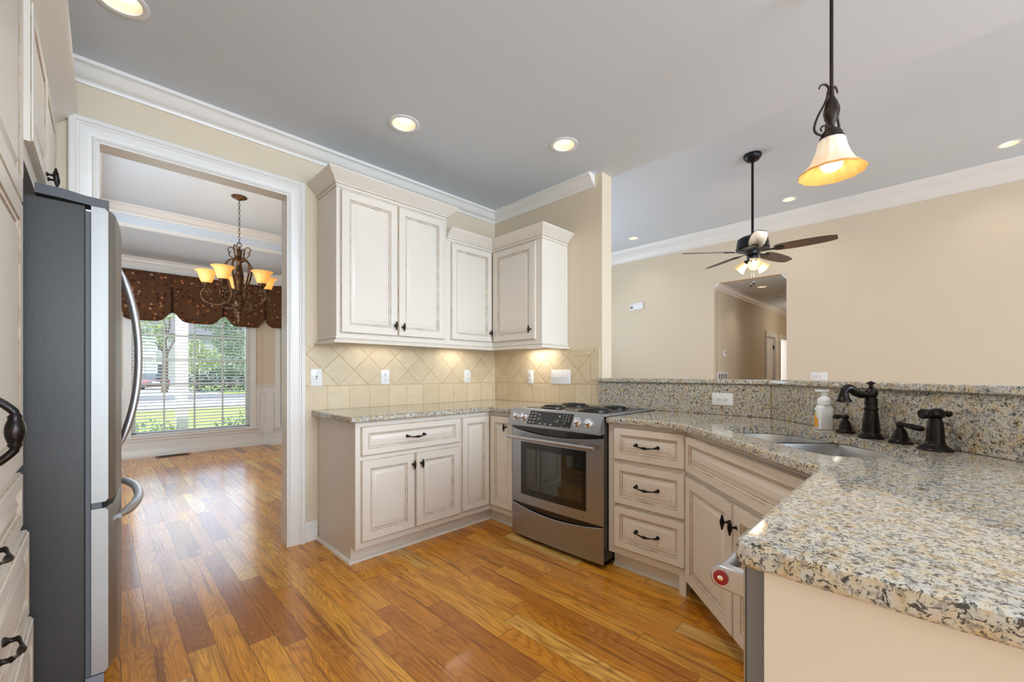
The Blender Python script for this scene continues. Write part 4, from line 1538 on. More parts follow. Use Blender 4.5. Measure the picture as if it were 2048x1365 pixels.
fd1 = fdoor(0.0, 0.4525, 0.728, 1.752, 'door')
fd2 = fdoor(0.4575, FW, 0.728, 1.752, 'door')
fd3 = fdoor(0.0, FW, 0.135, 0.706, 'freezer_drawer')
MB().box((0.0, -0.045, 0.02), (FW, 0.0, 0.13)).build('toe_grille', 'appliance_grey', fg)
for par, xx in ((fd1, 0.418), (fd2, 0.492)):
    pts, n = [], 20
    for i in range(n + 1):
        u = -1 + 2 * i / n
        pts.append((xx, -0.094 - 0.062 * (1 - abs(u) ** 2.2), 1.245 + u * 0.385))
    MB().tube(pts, [0.005 + 0.0075 * min(1, (1 - abs(-1 + 2 * i / n)) / 0.18) for i in range(n + 1)], 12).build('handle', 'satin_steel', par, 60)
pts, n = [], 20
for i in range(n + 1):
    u = -1 + 2 * i / n
    pts.append((FW / 2 + u * 0.385, -0.080 - 0.020 * (1 - (u * 0.85) ** 2) - 0.055 * (1 - abs(u) ** 2.4), 0.652))
mb = MB()
for k in range(1):
    mb.tube(pts, [0.008 + 0.008 * min(1, (1 - abs(-1 + 2 * i / n)) / 0.18) for i in range(n + 1)], 12)
mb.build('freezer_handle', 'satin_steel', fd3, 60)
for xx in (0.012, FW - 0.07):
    mb = MB()
    mb.loft([[(xx, 0.115, z), (xx + 0.058, 0.115, z), (xx + 0.058, 0.05, z - 0.002), (xx + 0.05, 0.0, z - 0.010), (xx + 0.05, -0.058, z - 0.012), (xx, -0.058, z - 0.012), (xx, 0.0, z - 0.010),
              (xx, 0.05, z - 0.002)] for z in (1.7645, 1.797)])
    mb.build('hinge_cover', 'hinge_grey', fg, 30)
    MB().at((xx + 0.02, -0.045, 0)).lathe([(0.010, 1.752), (0.010, 1.786)], 14).build('hinge_pin', 'satin_steel', fg)
    MB().box((xx, -0.040, 0.706), (xx + 0.05, -0.012, 0.728)).build('door_stop', 'grey_gasket', fg)

# ------------------------------------------------------------------ switches and outlets


def plate(name, label, cat, loc, rz, w, h, kind, n=1, group=None, label2=None):
    o = thing(name, label, cat, loc, rz, group)
    pl = MB().loft([[(x, y, z) for x, z in round_rect(w - 2 * i, h - 2 * i, 0.004, 3)] for y, i in ((0.0, 0.0), (-0.004, 0.0), (-0.006, 0.003))])
    pl.build('plate', 'white_plastic', o, 30)
    if kind == 'outlet':
        vert = h > w
        for s in (-1, 1):
            px, pz = (0, s * 0.0195) if vert else (s * 0.0195, 0)
            r = MB().at((px, 0, pz)).lathe([(0.017, -0.004), (0.017, -0.0078), (0.0155, -0.0085)], 20, 'y').build('receptacle', 'white_plastic', o, 40)
            mb = MB()
            for (a, b, ww, hh) in ((-0.0065, 0.004, 0.0024, 0.009), (0.0065, 0.004, 0.0024, 0.007), (0.0, -0.008, 0.005, 0.005)):
                if not vert:
                    a, b, ww, hh = -b, a, hh, ww
                mb.box((px + a - ww / 2, -0.0092, pz + b - hh / 2), (px + a + ww / 2, -0.0080, pz + b + hh / 2))
            mb.build('slots', 'slot_dark', r)
    else:
        for k in range(n):
            xx = (k - (n - 1) / 2) * 0.046
            MB().box((xx - 0.0055, -0.0068, -0.0125), (xx + 0.0055, -0.0045, 0.0125)).build('switch_slot', 'slot_dark' if n == 1 else 'satin_steel', o)
            mb = MB().at((xx, -0.006, 0), 0, R(22))
            mb.box((-0.0048, -0.012, -0.006), (0.0048, 0.002, 0.006))
            mb.build('toggle', 'white_plastic', o)
            for s in (-1, 1):
                MB().at((xx, 0, s * 0.030)).lathe([(0.003, -0.005), (0.003, -0.0072)], 8, 'y').build('screw', 'satin_steel', o)
    return o


TY = CY - 0.0101
plate('light_switch', 'single white toggle switch on the tiles nearest the dining doorway', 'light switch', (1.078, TY, 1.146), 0, 0.076, 0.122, 'switch')
plate('wall_outlet', 'white outlet on the beige tiles under the two-door wall cabinet', 'outlet', (1.603, TY, 1.146), 0, 0.071, 0.115, 'outlet')
plate('wall_outlet', 'white outlet on the tiles just before the inside corner of the counter', 'outlet', (2.434, TY, 1.148), 0, 0.071, 0.118, 'outlet')
plate('wall_outlet', 'white outlet on the tiles behind the range, below the corner cabinet', 'outlet', (CX - 0.0101, 2.573, 1.144), R(-90), 0.073, 0.122, 'outlet')
plate('switch_bank', 'wide white plate with four toggle switches on the tiles behind the range', 'light switch', (CX - 0.0101, 2.222, 1.145), R(-90), 0.208, 0.122, 'switch', 4)
plate('wall_outlet', 'white outlet lying sideways in the granite upstand by the sink', 'outlet', (2.7749, 0.922, 1.013), R(-90), 0.122, 0.076, 'outlet')
plate('switch_bank', 'white four-switch plate on the far living room wall just above the bar ledge', 'light switch', (FAR - 0.0005, 1.17, 1.13), R(-90), 0.208, 0.122, 'switch', 4)

o = thing('door_chime', 'small white wall box with a round speaker on the far living room wall', 'wall box', (FAR - 0.001, 4.11, 2.50), R(-90))
MB().box((-0.14, -0.030, -0.070), (-0.055, 0, 0.050)).build('speaker_box', 'white_plastic', o, bevel=0.003)
MB().at((-0.097, 0, -0.01)).lathe([(0.028, -0.030), (0.028, -0.032), (0.018, -0.032), (0.018, -0.0305)], 20, 'y', cap0=False, cap1=False).build('speaker_ring', 'slot_dark', o)
mb = MB().box((-0.120, -0.0315, -0.013), (-0.074, -0.030, -0.007)).box((-0.100, -0.0315, -0.033), (-0.094, -0.030, 0.013))
mb.build('speaker_cross', 'slot_dark', o)
MB().box((-0.050, -0.045, -0.060), (0.145, 0, 0.070)).build('chime_box', 'white_plastic', o, bevel=0.004)
o = thing('thermostat', 'small white thermostat on the left hallway wall', 'thermostat', (8.06, 2.6485, 1.535))
MB().box((-0.045, -0.024, -0.060), (0.045, 0, 0.060)).build('case', 'white_plastic', o, bevel=0.004)
MB().box((-0.010, -0.0255, 0.005), (0.020, -0.0235, 0.035)).build('screen', 'lcd_grey', o)
o = thing('return_air_grille', 'white louvred air grille low on the left hallway wall', 'vent', (7.98, 2.6485, 0.98))
mb = MB().box((-0.26, -0.010, -0.22), (0.26, 0, -0.185)).box((-0.26, -0.010, 0.185), (0.26, 0, 0.22)).box((-0.26, -0.010, -0.185), (-0.225, 0, 0.185)).box((0.225, -0.010, -0.185), (0.26, 0, 0.185))
for k in range(1, 4):
    mb.box((-0.225 + k * 0.1125 - 0.010, -0.009, -0.185), (-0.225 + k * 0.1125 + 0.010, 0, 0.185))
mb.build('frame', 'white_plastic', o)
MB().box((-0.225, -0.002, -0.185), (0.225, 0, 0.185)).build('duct', 'slot_dark', o)
mb = MB()
for k in range(18):
    mb.at((0, -0.004, -0.178 + k * 0.0205), 0, R(35)).box((-0.225, -0.005, -0.001), (0.225, 0.005, 0.001))
mb.build('louvres', 'trim_white', o)
o = thing('smoke_detector', 'round white smoke detector on the hallway ceiling beyond the light', 'smoke detector', (9.9, 2.19, 2.7405))
MB().lathe([(0.07, 0.0), (0.07, -0.02), (0.055, -0.035), (0.03, -0.04), (0.0, -0.04)], 24).build('cover', 'white_plastic', o, 30)
MB().at((0, 0, -0.04)).lathe([(0.012, 0.0005), (0.012, -0.002)], 12).build('test_button', 'satin_steel', o)
o = thing('floor_vent', 'brown slotted floor register in the oak floor below the dining window', 'vent', (0.72, 7.60, 0.0005))
mb = MB().box((-0.185, -0.072, 0), (0.185, -0.052, 0.006)).box((-0.185, 0.052, 0), (0.185, 0.072, 0.006)).box((-0.185, -0.052, 0), (-0.155, 0.052, 0.006)).box((0.155, -0.052, 0), (0.185, 0.052, 0.006))
mb.build('frame', 'brass_brown', o)
MB().box((-0.155, -0.052, 0), (0.155, 0.052, 0.002)).build('duct', 'dark_gap', o)
mb = MB()
for k in range(14):
    mb.box((-0.150 + k * 0.023, -0.050, 0.002), (-0.144 + k * 0.023, 0.050, 0.005))
mb.build('slats', 'iron_grate', o)

# ------------------------------------------------------------------ recessed lights


def downlight(label, loc, group, r=0.073):
    o = thing('recessed_light', label, 'ceiling light', loc, 0, group)
    MB().lathe([(r + 0.024, 0.0), (r + 0.024, -0.003), (r + 0.015, -0.006), (r, -0.004), (r - 0.001, 0.002)], 32, cap0=False, cap1=False).build('trim_ring', 'white_plastic', o, 40)
    MB().lathe([(r - 0.001, 0.0), (r - 0.006, 0.03), (r - 0.012, 0.075), (r - 0.03, 0.10), (0.0, 0.102)], 28, cap0=False, cap1=False).build('reflector', 'can_reflector', o, 50)
    MB().lathe([(0.0, 0.018), (0.022, 0.020), (0.040, 0.027), (0.0475, 0.038), (0.044, 0.052), (0.03, 0.075), (0.02, 0.098)], 24, cap0=False, cap1=False).build('bulb', 'bulb', o, 60)
    lo = lamp('downlight', 'SPOT', (loc[0], loc[1], loc[2] - 0.012), 0, (1.0, 0.90, 0.77), (loc[0], loc[1], 0), spot_size=R(118), spot_blend=0.75, shadow_soft_size=0.05)
    return o, lo


KN = 'downlights in the kitchen ceiling'
LN = 'downlights in the tall living room ceiling'
klab = ('white recessed downlight in the kitchen ceiling above the range side, the one farther from the doorway',)
for lab, (x, y), e in (('recessed kitchen downlight in front of the tall two-door wall cabinet', KCANS[0], 2.5),
                       ('recessed kitchen downlight in front of the range and corner cabinet', KCANS[1], 4),
                       ('recessed kitchen downlight cut by the top picture edge above the doorway', KCANS[2], 7)):
    o, lo = downlight(lab, (x, y, HC), KN)
    lo.data.energy = e
for lab, (x, y), e in (('added unseen recessed kitchen downlight over the middle of the kitchen floor, just above the picture', KCANS[3], 40),
                       ('added unseen recessed kitchen downlight before the pantry, just above the picture', KCANS[4], 1.5)):  # extra fixtures out of view, added as fill for the low cabinets
    o, lo = downlight(lab, (x, y, HC), KN)
    lo.data.energy = e
    lo.data.spot_size = R(150)
    lo.data.color = (1.0, 0.95, 0.88)
for lab, (x, y), e in (('living room downlight beside the stove wall, behind the long fan blades', LCANS[0], 9),
                       ('living room downlight between the fan rod and the pendant shade', LCANS[1], 9),
                       ('living room downlight at the right picture edge beyond the pendant', LCANS[2], 9)):
    o, lo = downlight(lab, (x, y, HL), LN)
    lo.data.energy = e
o, lo = downlight('round downlight in the hallway ceiling seen through the far opening', (HCAN[0][0], HCAN[0][1], 2.74), 'downlights in the hallway ceiling', 0.07)
lo.data.energy = 9

# under-cabinet bars, hidden behind the light rail
for nm, lab, loc, rz, ln, e in (('under_cabinet_light', 'slim light bar under the tall two-door wall cabinet', (1.53, CY - 0.10, 1.412), 0, 0.40, 0.25),
                                ('under_cabinet_light', 'slim light bar under the corner wall cabinet along the dining wall', (2.25, CY - 0.10, 1.412), 0, 0.24, 0.4),
                                ('under_cabinet_light', 'slim light bar under the corner wall cabinet on the range wall', (CX - 0.10, 2.42, 1.412), R(-90), 0.28, 1.1)):
    o = thing(nm, lab, 'light bar', loc, rz, 'light bars under the wall cabinets')
    MB().box((-ln / 2, -0.018, -0.014), (ln / 2, 0.018, 0.0025)).build('housing', 'white_plastic', o)
    MB().box((-ln / 2 + 0.01, -0.012, -0.0160), (ln / 2 - 0.01, 0.012, -0.0142)).build('diffuser', 'led_bar', o)
    l = lamp('bar_lamp', 'AREA', (loc[0], loc[1], loc[2] - 0.02), e, (1.0, 0.93, 0.82), (loc[0], loc[1], 0), shape='RECTANGLE', size=ln, size_y=0.02)
    l.rotation_euler = (0, 0, rz)

# ------------------------------------------------------------------ pendant over the sink
pn = thing('pendant_light', 'scrolled bronze pendant with a frosted bell shade hanging over the sink', 'pendant light', (2.05, 0.276, 0))
MB().lathe([(0.062, HC - 0.001), (0.062, HC - 0.010), (0.050, HC - 0.022), (0.02, HC - 0.030), (0.0, HC - 0.030)], 24).build('canopy', 'brown_iron', pn, 40)
MB().lathe([(0.0065, 2.255), (0.0065, HC - 0.028)], 12).build('rod', 'brown_iron', pn)
MB().lathe([(0.007, 2.275), (0.010, 2.268), (0.018, 2.25), (0.0255, 2.222), (0.0262, 2.208), (0.022, 2.182), (0.012, 2.164), (0.009, 2.156), (0.011, 2.15), (0.010, 2.142), (0.024, 2.138),
            (0.030, 2.132), (0.036, 2.122), (0.036, 2.112), (0.041, 2.108), (0.043, 2.098), (0.040, 2.092)], 24,
           wob=lambda a, h: 1 + (0.05 * math.cos(8 * a) if 2.17 < h < 2.26 else 0)).build('stem_body', 'brown_iron', pn, 40)
raw = [(285, 897), (277, 883), (285, 865), (305, 857), (326, 866), (330, 888), (312, 912), (280, 922), (246, 908), (233, 880), (240, 840), (265, 778), (300, 715), (325, 650), (331, 605),
       (315, 580), (292, 576), (272, 588), (266, 607)]
for ang in (134.7, 345, 25):
    c, s = math.cos(R(ang)), math.sin(R(ang))
    pts = []
    for x, y in raw:
        rr_ = (350 - x) * 0.000579
        pts.append((c * rr_, s * rr_, 2.652 - 0.000579 * y))
    sm = smooth_path(pts, 4)
    MB().tube(sm, [0.0028 + 0.0016 * min(1, min(i, len(sm) - 1 - i) / 14) for i in range(len(sm))], 8).build('scroll', 'brown_iron', pn, 60)
flut = lambda a, h: 1 + 0.018 * math.cos(12 * a)
MB().lathe([(0.044, 2.098), (0.046, 2.085), (0.052, 2.058), (0.062, 2.030), (0.074, 2.006), (0.090, 1.988), (0.104, 1.976), (0.110, 1.968), (0.108, 1.966), (0.101, 1.973), (0.087, 1.985), (0.071, 2.003),
            (0.059, 2.028), (0.049, 2.057), (0.043, 2.084), (0.041, 2.096)], 84, cap0=False, cap1=False,
           mats=[0, 0, 0, 0, 0, 0, 1, 1, 1, 1, 1, 1, 0, 0, 0], wob=flut).build('shade', ['cream_glass', 'cream_glass_rim'], pn, 60)
MB().lathe([(0.0, 1.976), (0.020, 1.979), (0.034, 1.990), (0.038, 2.004), (0.034, 2.022), (0.022, 2.045), (0.014, 2.075), (0.014, 2.092)], 20).build('bulb', 'bulb_soft', pn, 60)
lamp('pendant_lamp', 'POINT', (2.05, 0.276, 1.955), 0.7, (1.0, 0.93, 0.82), shadow_soft_size=0.03)

# ------------------------------------------------------------------ ceiling fan
fn_ = thing('ceiling_fan', 'black ceiling fan on a long rod, dark wooden blades and a three-shade light kit', 'ceiling fan', (5.256, 1.425, 0))
MB().lathe([(0.094, HL - 0.001), (0.094, HL - 0.012), (0.088, HL - 0.035), (0.066, HL - 0.064), (0.034, HL - 0.080), (0.0, HL - 0.082)], 28).build('canopy', 'black_metal', fn_, 40)
MB().lathe([(0.0135, 2.70), (0.0135, HL - 0.08)], 14).build('rod', 'black_metal', fn_)
MB().lathe([(0.03, 2.755), (0.045, 2.735), (0.12, 2.722), (0.152, 2.70), (0.160, 2.66), (0.165, 2.615), (0.172, 2.590), (0.165, 2.578), (0.13, 2.572), (0.075, 2.560), (0.07, 2.53), (0.055, 2.515), (0.0, 2.512)], 32).build(
    'motor_housing', 'black_metal', fn_, 30)
for k in range(5):
    a = R(-87 + 72 * k)
    mb = MB().at((0, 0, 2.560), a, R(-13))
    sec = [(0.215, 0.050), (0.26, 0.066), (0.36, 0.076), (0.50, 0.076), (0.62, 0.070), (0.70, 0.060), (0.752, 0.046), (0.765, 0.034)]
    top = [(x, w) for x, w in sec] + [(x, -w) for x, w in reversed(sec)]
    mb.loft([[(x, y, z) for x, y in top] for z in (-0.0035, 0.0035)])
    bl = mb.build('blade', 'blade_wood', fn_, 30)
    mb = MB().at((0, 0, 2.560), a, R(-13))
    mb.loft([[(0.10, 0.016, z), (0.20, 0.016, z), (0.235, 0.040, z), (0.285, 0.034, z), (0.305, 0.0, z), (0.285, -0.034, z), (0.235, -0.040, z), (0.20, -0.016, z), (0.10, -0.016, z)] for z in (-0.012, -0.004)])
    mb.build('blade_iron', 'black_metal', bl, 30)
MB().lathe([(0.05, 2.515), (0.062, 2.50), (0.055, 2.475), (0.03, 2.462), (0.012, 2.452), (0.0, 2.45)], 24).build('light_kit', 'black_metal', fn_, 40)
for k, a in enumerate((203, 323, 83)):
    t_ = Matrix.Rotation(R(a), 4, 'Z') @ Matrix.Rotation(R(128), 4, 'Y')
    mb = MB()
    mb.tm = Matrix.Translation((0, 0, 2.495)) @ t_
    mb.lathe([(0.020, 0.02), (0.020, 0.065), (0.030, 0.075), (0.032, 0.088)], 18)
    ar = mb.build('lamp_holder', 'black_metal', fn_, 40)
    mb = MB()
    mb.tm = Matrix.Translation((0, 0, 2.495)) @ t_
    mb.lathe([(0.030, 0.082), (0.034, 0.10), (0.042, 0.135), (0.054, 0.165), (0.070, 0.188), (0.068, 0.189), (0.052, 0.166), (0.040, 0.136), (0.032, 0.10), (0.028, 0.082)], 28, cap0=False, cap1=False)
    mb.build('shade', 'fan_glass', ar, 60)
    mb = MB()
    mb.tm = Matrix.Translation((0, 0, 2.495)) @ t_
    mb.lathe([(0.012, 0.09), (0.014, 0.11), (0.027, 0.14), (0.026, 0.158), (0.012, 0.172), (0.0, 0.174)], 16)
    mb.build('bulb', 'bulb', ar, 60)
for (dx, dy, zb) in ((-0.012, 0.012, 2.19), (0.012, -0.010, 2.215)):
    MB().tube([(dx, dy, 2.455), (dx, dy, zb)], 0.0016, 6).lathe([(0.0, 0.0)] * 1 + [(0.001, 0.0)], 3).build('pull_chain', 'black_metal', fn_)
    MB().at((dx, dy, 0)).lathe([(0.0, zb - 0.035), (0.008, zb - 0.030), (0.009, zb - 0.005), (0.005, zb + 0.004), (0.0, zb + 0.006)], 12).build('chain_pull', 'black_metal', fn_, 50)
lamp('fan_lamp', 'POINT', (5.256, 1.425, 2.30), 14, (1.0, 0.94, 0.86), shadow_soft_size=0.08)

# ------------------------------------------------------------------ chandelier
chx = thing('chandelier', 'bronze scroll chandelier with amber upturned shades hanging in the dining room', 'chandelier', (1.02, 5.08, 0))
MB().lathe([(0.072, DT - 0.001), (0.072, DT - 0.008), (0.058, DT - 0.018), (0.022, DT - 0.028), (0.014, DT - 0.040), (0.0, DT - 0.042)], 24).build('canopy', 'antique_bronze', chx, 40)
mb = MB()
zc = DT - 0.045
k = 0
while zc > 2.535:
    pts = []
    for i in range(13):
        a = 2 * PI * i / 12
        r_, h_ = 0.0085 * math.cos(a), 0.0175 * math.sin(a)
        pts.append((r_ if k % 2 else 0.0, 0.0 if k % 2 else r_, zc - 0.012 + h_))
    mb.tube(pts, 0.0024, 6)
    zc -= 0.0285
    k += 1
mb.build('chain', 'antique_bronze', chx, 60)
pts = [(0.021 * math.cos(2 * PI * i / 16), 0, 2.517 + 0.021 * math.sin(2 * PI * i / 16)) for i in range(17)]
MB().tube(pts, 0.0042, 8).build('top_ring', 'antique_bronze', chx, 60)
MB().lathe([(0.0, 2.497), (0.010, 2.495), (0.014, 2.47), (0.026, 2.44), (0.018, 2.40), (0.024, 2.385), (0.020, 2.365), (0.030, 2.35), (0.022, 2.325), (0.026, 2.28), (0.040, 2.20), (0.042, 2.16), (0.032, 2.09),
            (0.024, 2.04), (0.034, 2.03), (0.034, 2.015), (0.022, 2.00), (0.044, 1.975), (0.062, 1.93), (0.062, 1.895), (0.045, 1.85), (0.026, 1.825), (0.034, 1.815), (0.030, 1.79), (0.018, 1.755),
            (0.022, 1.735), (0.014, 1.71), (0.005, 1.69), (0.0, 1.673)], 20, wob=lambda a, h: 1 + (0.06 * math.cos(8 * a) if 2.06 < h < 2.3 else 0)).build('column', 'antique_bronze', chx, 45)
ARM = [(0.025, 2.345), (0.055, 2.362), (0.095, 2.345), (0.122, 2.29), (0.115, 2.20), (0.085, 2.10), (0.068, 2.02), (0.080, 1.945), (0.140, 1.890), (0.220, 1.883), (0.295, 1.910), (0.330, 1.965),
       (0.320, 2.020), (0.283, 2.045), (0.250, 2.020), (0.255, 1.985), (0.280, 1.980)]
SCR = [(0.045, 1.99), (0.075, 2.03), (0.115, 2.02), (0.130, 1.985), (0.112, 1.958), (0.090, 1.972)]
SCR2 = [(0.045, 1.86), (0.09, 1.845), (0.135, 1.855), (0.155, 1.885), (0.140, 1.910), (0.118, 1.90)]
TOPS = [(0.020, 2.34), (0.040, 2.39), (0.045, 2.43), (0.055, 2.475), (0.085, 2.492), (0.108, 2.470), (0.102, 2.443), (0.082, 2.445)]
TOP2 = [(0.020, 2.37), (0.055, 2.375), (0.090, 2.40), (0.100, 2.425), (0.088, 2.435)]


def radial(path, a, k=4):
    return [(r * math.cos(a), r * math.sin(a), z) for r, z in smooth_path(path, k)]


for k in range(5):
    a = R(14.6 + 72 * k)
    mb = MB()
    for pth, r0, r1 in ((ARM, 0.0105, 0.0062), (SCR, 0.0062, 0.0045), (SCR2, 0.0062, 0.0045)):
        pp = radial(pth, a)
        mb.tube(pp, [r0 + (r1 - r0) * i / (len(pp) - 1) for i in range(len(pp))], 8)
    arm = mb.build('arm', 'antique_bronze', chx, 60)
    rx_, ry_ = 0.283 * math.cos(a), 0.283 * math.sin(a)
    MB().at((rx_, ry_, 0)).lathe([(0.005, 2.00), (0.008, 2.03), (0.022, 2.045), (0.014, 2.055), (0.024, 2.066), (0.034, 2.078), (0.040, 2.098), (0.030, 2.100)], 16).build('cup', 'antique_bronze', arm, 50)
    MB().at((rx_, ry_, 0)).lathe([(0.036, 2.098), (0.046, 2.108), (0.057, 2.134), (0.064, 2.165), (0.073, 2.192), (0.089, 2.212), (0.101, 2.219), (0.099, 2.222), (0.087, 2.216), (0.070, 2.196), (0.061, 2.167),
                                  (0.054, 2.136), (0.043, 2.111), (0.030, 2.100)], 28, cap0=False, cap1=False, wob=flut).build('shade', 'amber_glass', arm, 60)
    MB().at((rx_, ry_, 0)).lathe([(0.010, 2.10), (0.012, 2.13), (0.022, 2.160), (0.020, 2.170), (0.010, 2.182), (0.0, 2.185)], 14).build('bulb', 'bulb_warm', arm, 60)
    lamp('chandelier_lamp', 'POINT', (1.02 + rx_, 5.08 + ry_, 2.204), 1.2, (1.0, 0.86, 0.66), shadow_soft_size=0.015)
for k in range(4):
    a = R(-44.7 + 8 + 90 * k)
    mb = MB()
    for pth in (TOPS, TOP2):
        mb.tube(radial(pth, a), 0.0055, 8)
    mb.build('crown_scroll', 'antique_bronze', chx, 60)

# ------------------------------------------------------------------ valance
va = thing('window_valance', 'dark brown floral scalloped valance with box pleats across the dining bay', 'valance', (0, 0, 0))
ANG = 0.95
PATH = [(0.10 - ANG * RT2, BAY - ANG * RT2), (0.10, BAY), (1.905, BAY), (1.905 + ANG * RT2, BAY - ANG * RT2)]
PL = [ANG - 0.0, ANG + 0.62, ANG + 1.235, ANG + 1.845, ANG + 1.845 + 0.575, 0.40]


def along(s):
    for i in range(3):
        a, b = Vector(PATH[i]), Vector(PATH[i + 1])
        L = (b - a).length
        if s <= L or i == 2:
            d = (b - a).normalized()
            return a + d * s, Vector((d.y, -d.x))
        s -= L


tot = 2 * ANG + 1.805
NS = 380
mbv = MB()
cols = []
uvs = []
rows = 9
pleat = MB()
for i in range(NS + 1):
    s = tot * i / NS
    p, nrm = along(s)
    # keep the corner rounded: blend the two facet normals
    for cs_ in (ANG, ANG + 1.805):
        if abs(s - cs_) < 0.10:
            p1, n1 = along(max(0, s - 0.10))
            p2, n2 = along(min(tot, s + 0.10))
            nrm = (n1 + n2).normalized()
    dpl = min(abs(s - q) for q in PL)
    zlo = 1.905 + 0.128 * math.exp(-(dpl / 0.085) ** 2) + 0.012 * math.exp(-(dpl / 0.22) ** 2)
    dep = 0.098 - 0.055 * math.exp(-(dpl / 0.010) ** 2) + 0.012 * math.exp(-((dpl - 0.035) / 0.03) ** 2)
    for k in range(rows + 1):
        u = k / rows
        fall = min(1.0, u * 1.6)
        q = p + nrm * (0.085 + (dep - 0.085) * fall + 0.006 * math.sin(s * 21) * u)
        cols.append((q.x, q.y, 2.60 + (zlo - 2.60) * u))
        uvs.append((s, 2.60 + (zlo - 2.60) * u))
b = mbv.add(cols)
for i in range(NS):
    for k in range(rows):
        a0 = b + i * (rows + 1) + k
        mbv.face((a0, a0 + rows + 1, a0 + rows + 2, a0 + 1))
cl = mbv.build('cloth', 'valance_cloth', va, 80)
uvl = cl.data.uv_layers.new(name='UVMap')
for lp in cl.data.loops:
    uvl.data[lp.index].uv = uvs[lp.vertex_index]
so = cl.modifiers.new('thickness', 'SOLIDIFY')
so.thickness = 0.004
mb = MB()
mb.sweep([(0.004, 2.575), (0.004, 2.60), (0.082, 2.60), (0.082, 2.575)], PATH, side=-1)
mb.build('mounting_board', 'trim_white', va)

# ------------------------------------------------------------------ outdoors
GZ = -0.30
struct('lawn', MB().box((-60, 7.9, GZ - 0.2), (80, 120, GZ)), 'lawn_grass')
struct('sidewalk', MB().box((-60, 21.5, GZ - 0.1), (80, 28.2, GZ + 0.03)), 'concrete')
struct('street', MB().box((-60, 28.2, GZ - 0.1), (80, 34.6, GZ + 0.01)), 'asphalt')
struct('driveway', MB().box((-1.5, 34.6, GZ - 0.1), (6.2, 62, GZ + 0.03)), 'concrete')
mb = MB().box((0.955, 9.55, GZ), (1.125, 9.72, 3.4)).box((0.93, 9.525, GZ), (1.15, 9.745, GZ + 0.25))
tag(mb.build('porch_column', 'trim_white'), 'white square porch column standing outside the big dining window', 'column')
# porch edge over the window
rnd = random.Random(5)


def leaves(mb, cxyz, rad, n, size, rg_):
    cx_, cy_, cz_ = cxyz
    for _ in range(n):
        while True:
            v = Vector((rg_.uniform(-1, 1), rg_.uniform(-1, 1), rg_.uniform(-1, 1)))
            if 0.25 < v.length < 1:
                break
        p = Vector((cx_ + v.x * rad[0], cy_ + v.y * rad[1], cz_ + v.z * rad[2]))
        a = Vector((rg_.gauss(0, 1), rg_.gauss(0, 1), rg_.gauss(0, 0.6))).normalized()
        c_ = a.orthogonal().normalized()
        c_ = (c_ * math.cos(rg_.uniform(0, 6)) + a.cross(c_) * math.sin(rg_.uniform(0, 6))).normalized()
        s_ = size * rg_.uniform(0.6, 1.3)
        mb.poly([p - a * s_, p + c_ * s_ * 0.5, p + a * s_, p - c_ * s_ * 0.5])


def tree(name, label, x, y, trunk_h, trunk_r, blobs, leaf, size, n, group=None, cat='tree', trunk=True, seed=1, limbs=()):
    rg_ = random.Random(seed)
    t_ = thing(name, label, cat, (x, y, GZ), 0, group)
    if trunk:
        mb = MB().tube([(0, 0, -0.1), (0.05, 0, trunk_h * 0.5), (0.0, 0.05, trunk_h)], [trunk_r * 1.25, trunk_r, trunk_r * 0.6], 10)
        for q in limbs:
            mb.tube(q, [trunk_r * 0.55] + [trunk_r * 0.3] * (len(q) - 2) + [trunk_r * 0.12], 8)
        mb.build('trunk', 'bark', t_, 60)
    mb = MB()
    for (bx_, by_, bz_, rx_, ry_, rz_) in blobs:
        leaves(mb, (bx_, by_, bz_), (rx_, ry_, rz_), int(n * (rx_ * rz_)), size, rg_)
    mb.build('foliage', leaf, t_, 180)
    return t_


tree('shade_tree', 'spreading pale green tree in front of the parked cars across the street', 3.3, 40.0, 5.2, 0.17,
     [(-1.1, 0, 5.0, 1.5, 1.2, 1.0), (-1.3, 0, 3.6, 1.4, 1.1, 0.6), (-1.2, 0, 2.35, 1.1, 1, 0.55), (0.3, 0, 6.3, 1.3, 1.2, 0.8), (-0.4, 0.4, 4.3, 0.8, 1, 0.6), (-1.9, 0, 6.2, 1.6, 1.2, 0.9)],
     'leaf_light', 0.12, 330, seed=3, limbs=([(0, 0, 2.6), (0.5, 0, 3.8), (0.9, 0, 4.9), (1.1, 0, 6)], [(0, 0, 3.0), (-0.7, 0, 4.0), (-1.4, 0, 4.6)], [(0, 0, 3.6), (0.3, 0, 5), (0.3, 0, 6.5)]))
tree('evergreen_tree', 'pale green broad tree just right of the porch column', 5.35, 41.0, 1.6, 0.12,
     [(0, 0, 2.3, 0.95, 0.9, 0.9), (-0.1, 0, 3.5, 0.8, 0.8, 0.75), (0.9, 0, 2.6, 0.9, 0.9, 1.0)], 'leaf_light', 0.11, 700, seed=8)
tree('evergreen_tree', 'tall dark evergreen at the right end of the big window view', 8.0, 43.5, 1.6, 0.15,
     [(0, 0, 2.4, 1.6, 1.2, 1.4), (0.1, 0, 4.4, 1.5, 1.2, 1.3), (-0.9, 0, 5.9, 1.9, 1.2, 0.8), (0.6, 0, 6.4, 1.7, 1.1, 1.0)], 'leaf_mid', 0.12, 600, seed=9)
tree('clipped_hedge', 'hedge coloured dark for shade along the far side of the street under the evergreens', 7.0, 38.2, 1, 0.1,
     [(-1.9, 0, 0.75, 0.9, 0.7, 0.9), (-0.8, 0, 0.85, 0.9, 0.7, 0.95), (0.4, 0, 0.85, 1.0, 0.7, 0.95), (1.6, 0, 0.85, 1.0, 0.7, 1.0), (2.8, 0, 0.9, 1.0, 0.7, 1.0)], 'leaf_shaded', 0.10, 600, cat='hedge', trunk=False, seed=11)
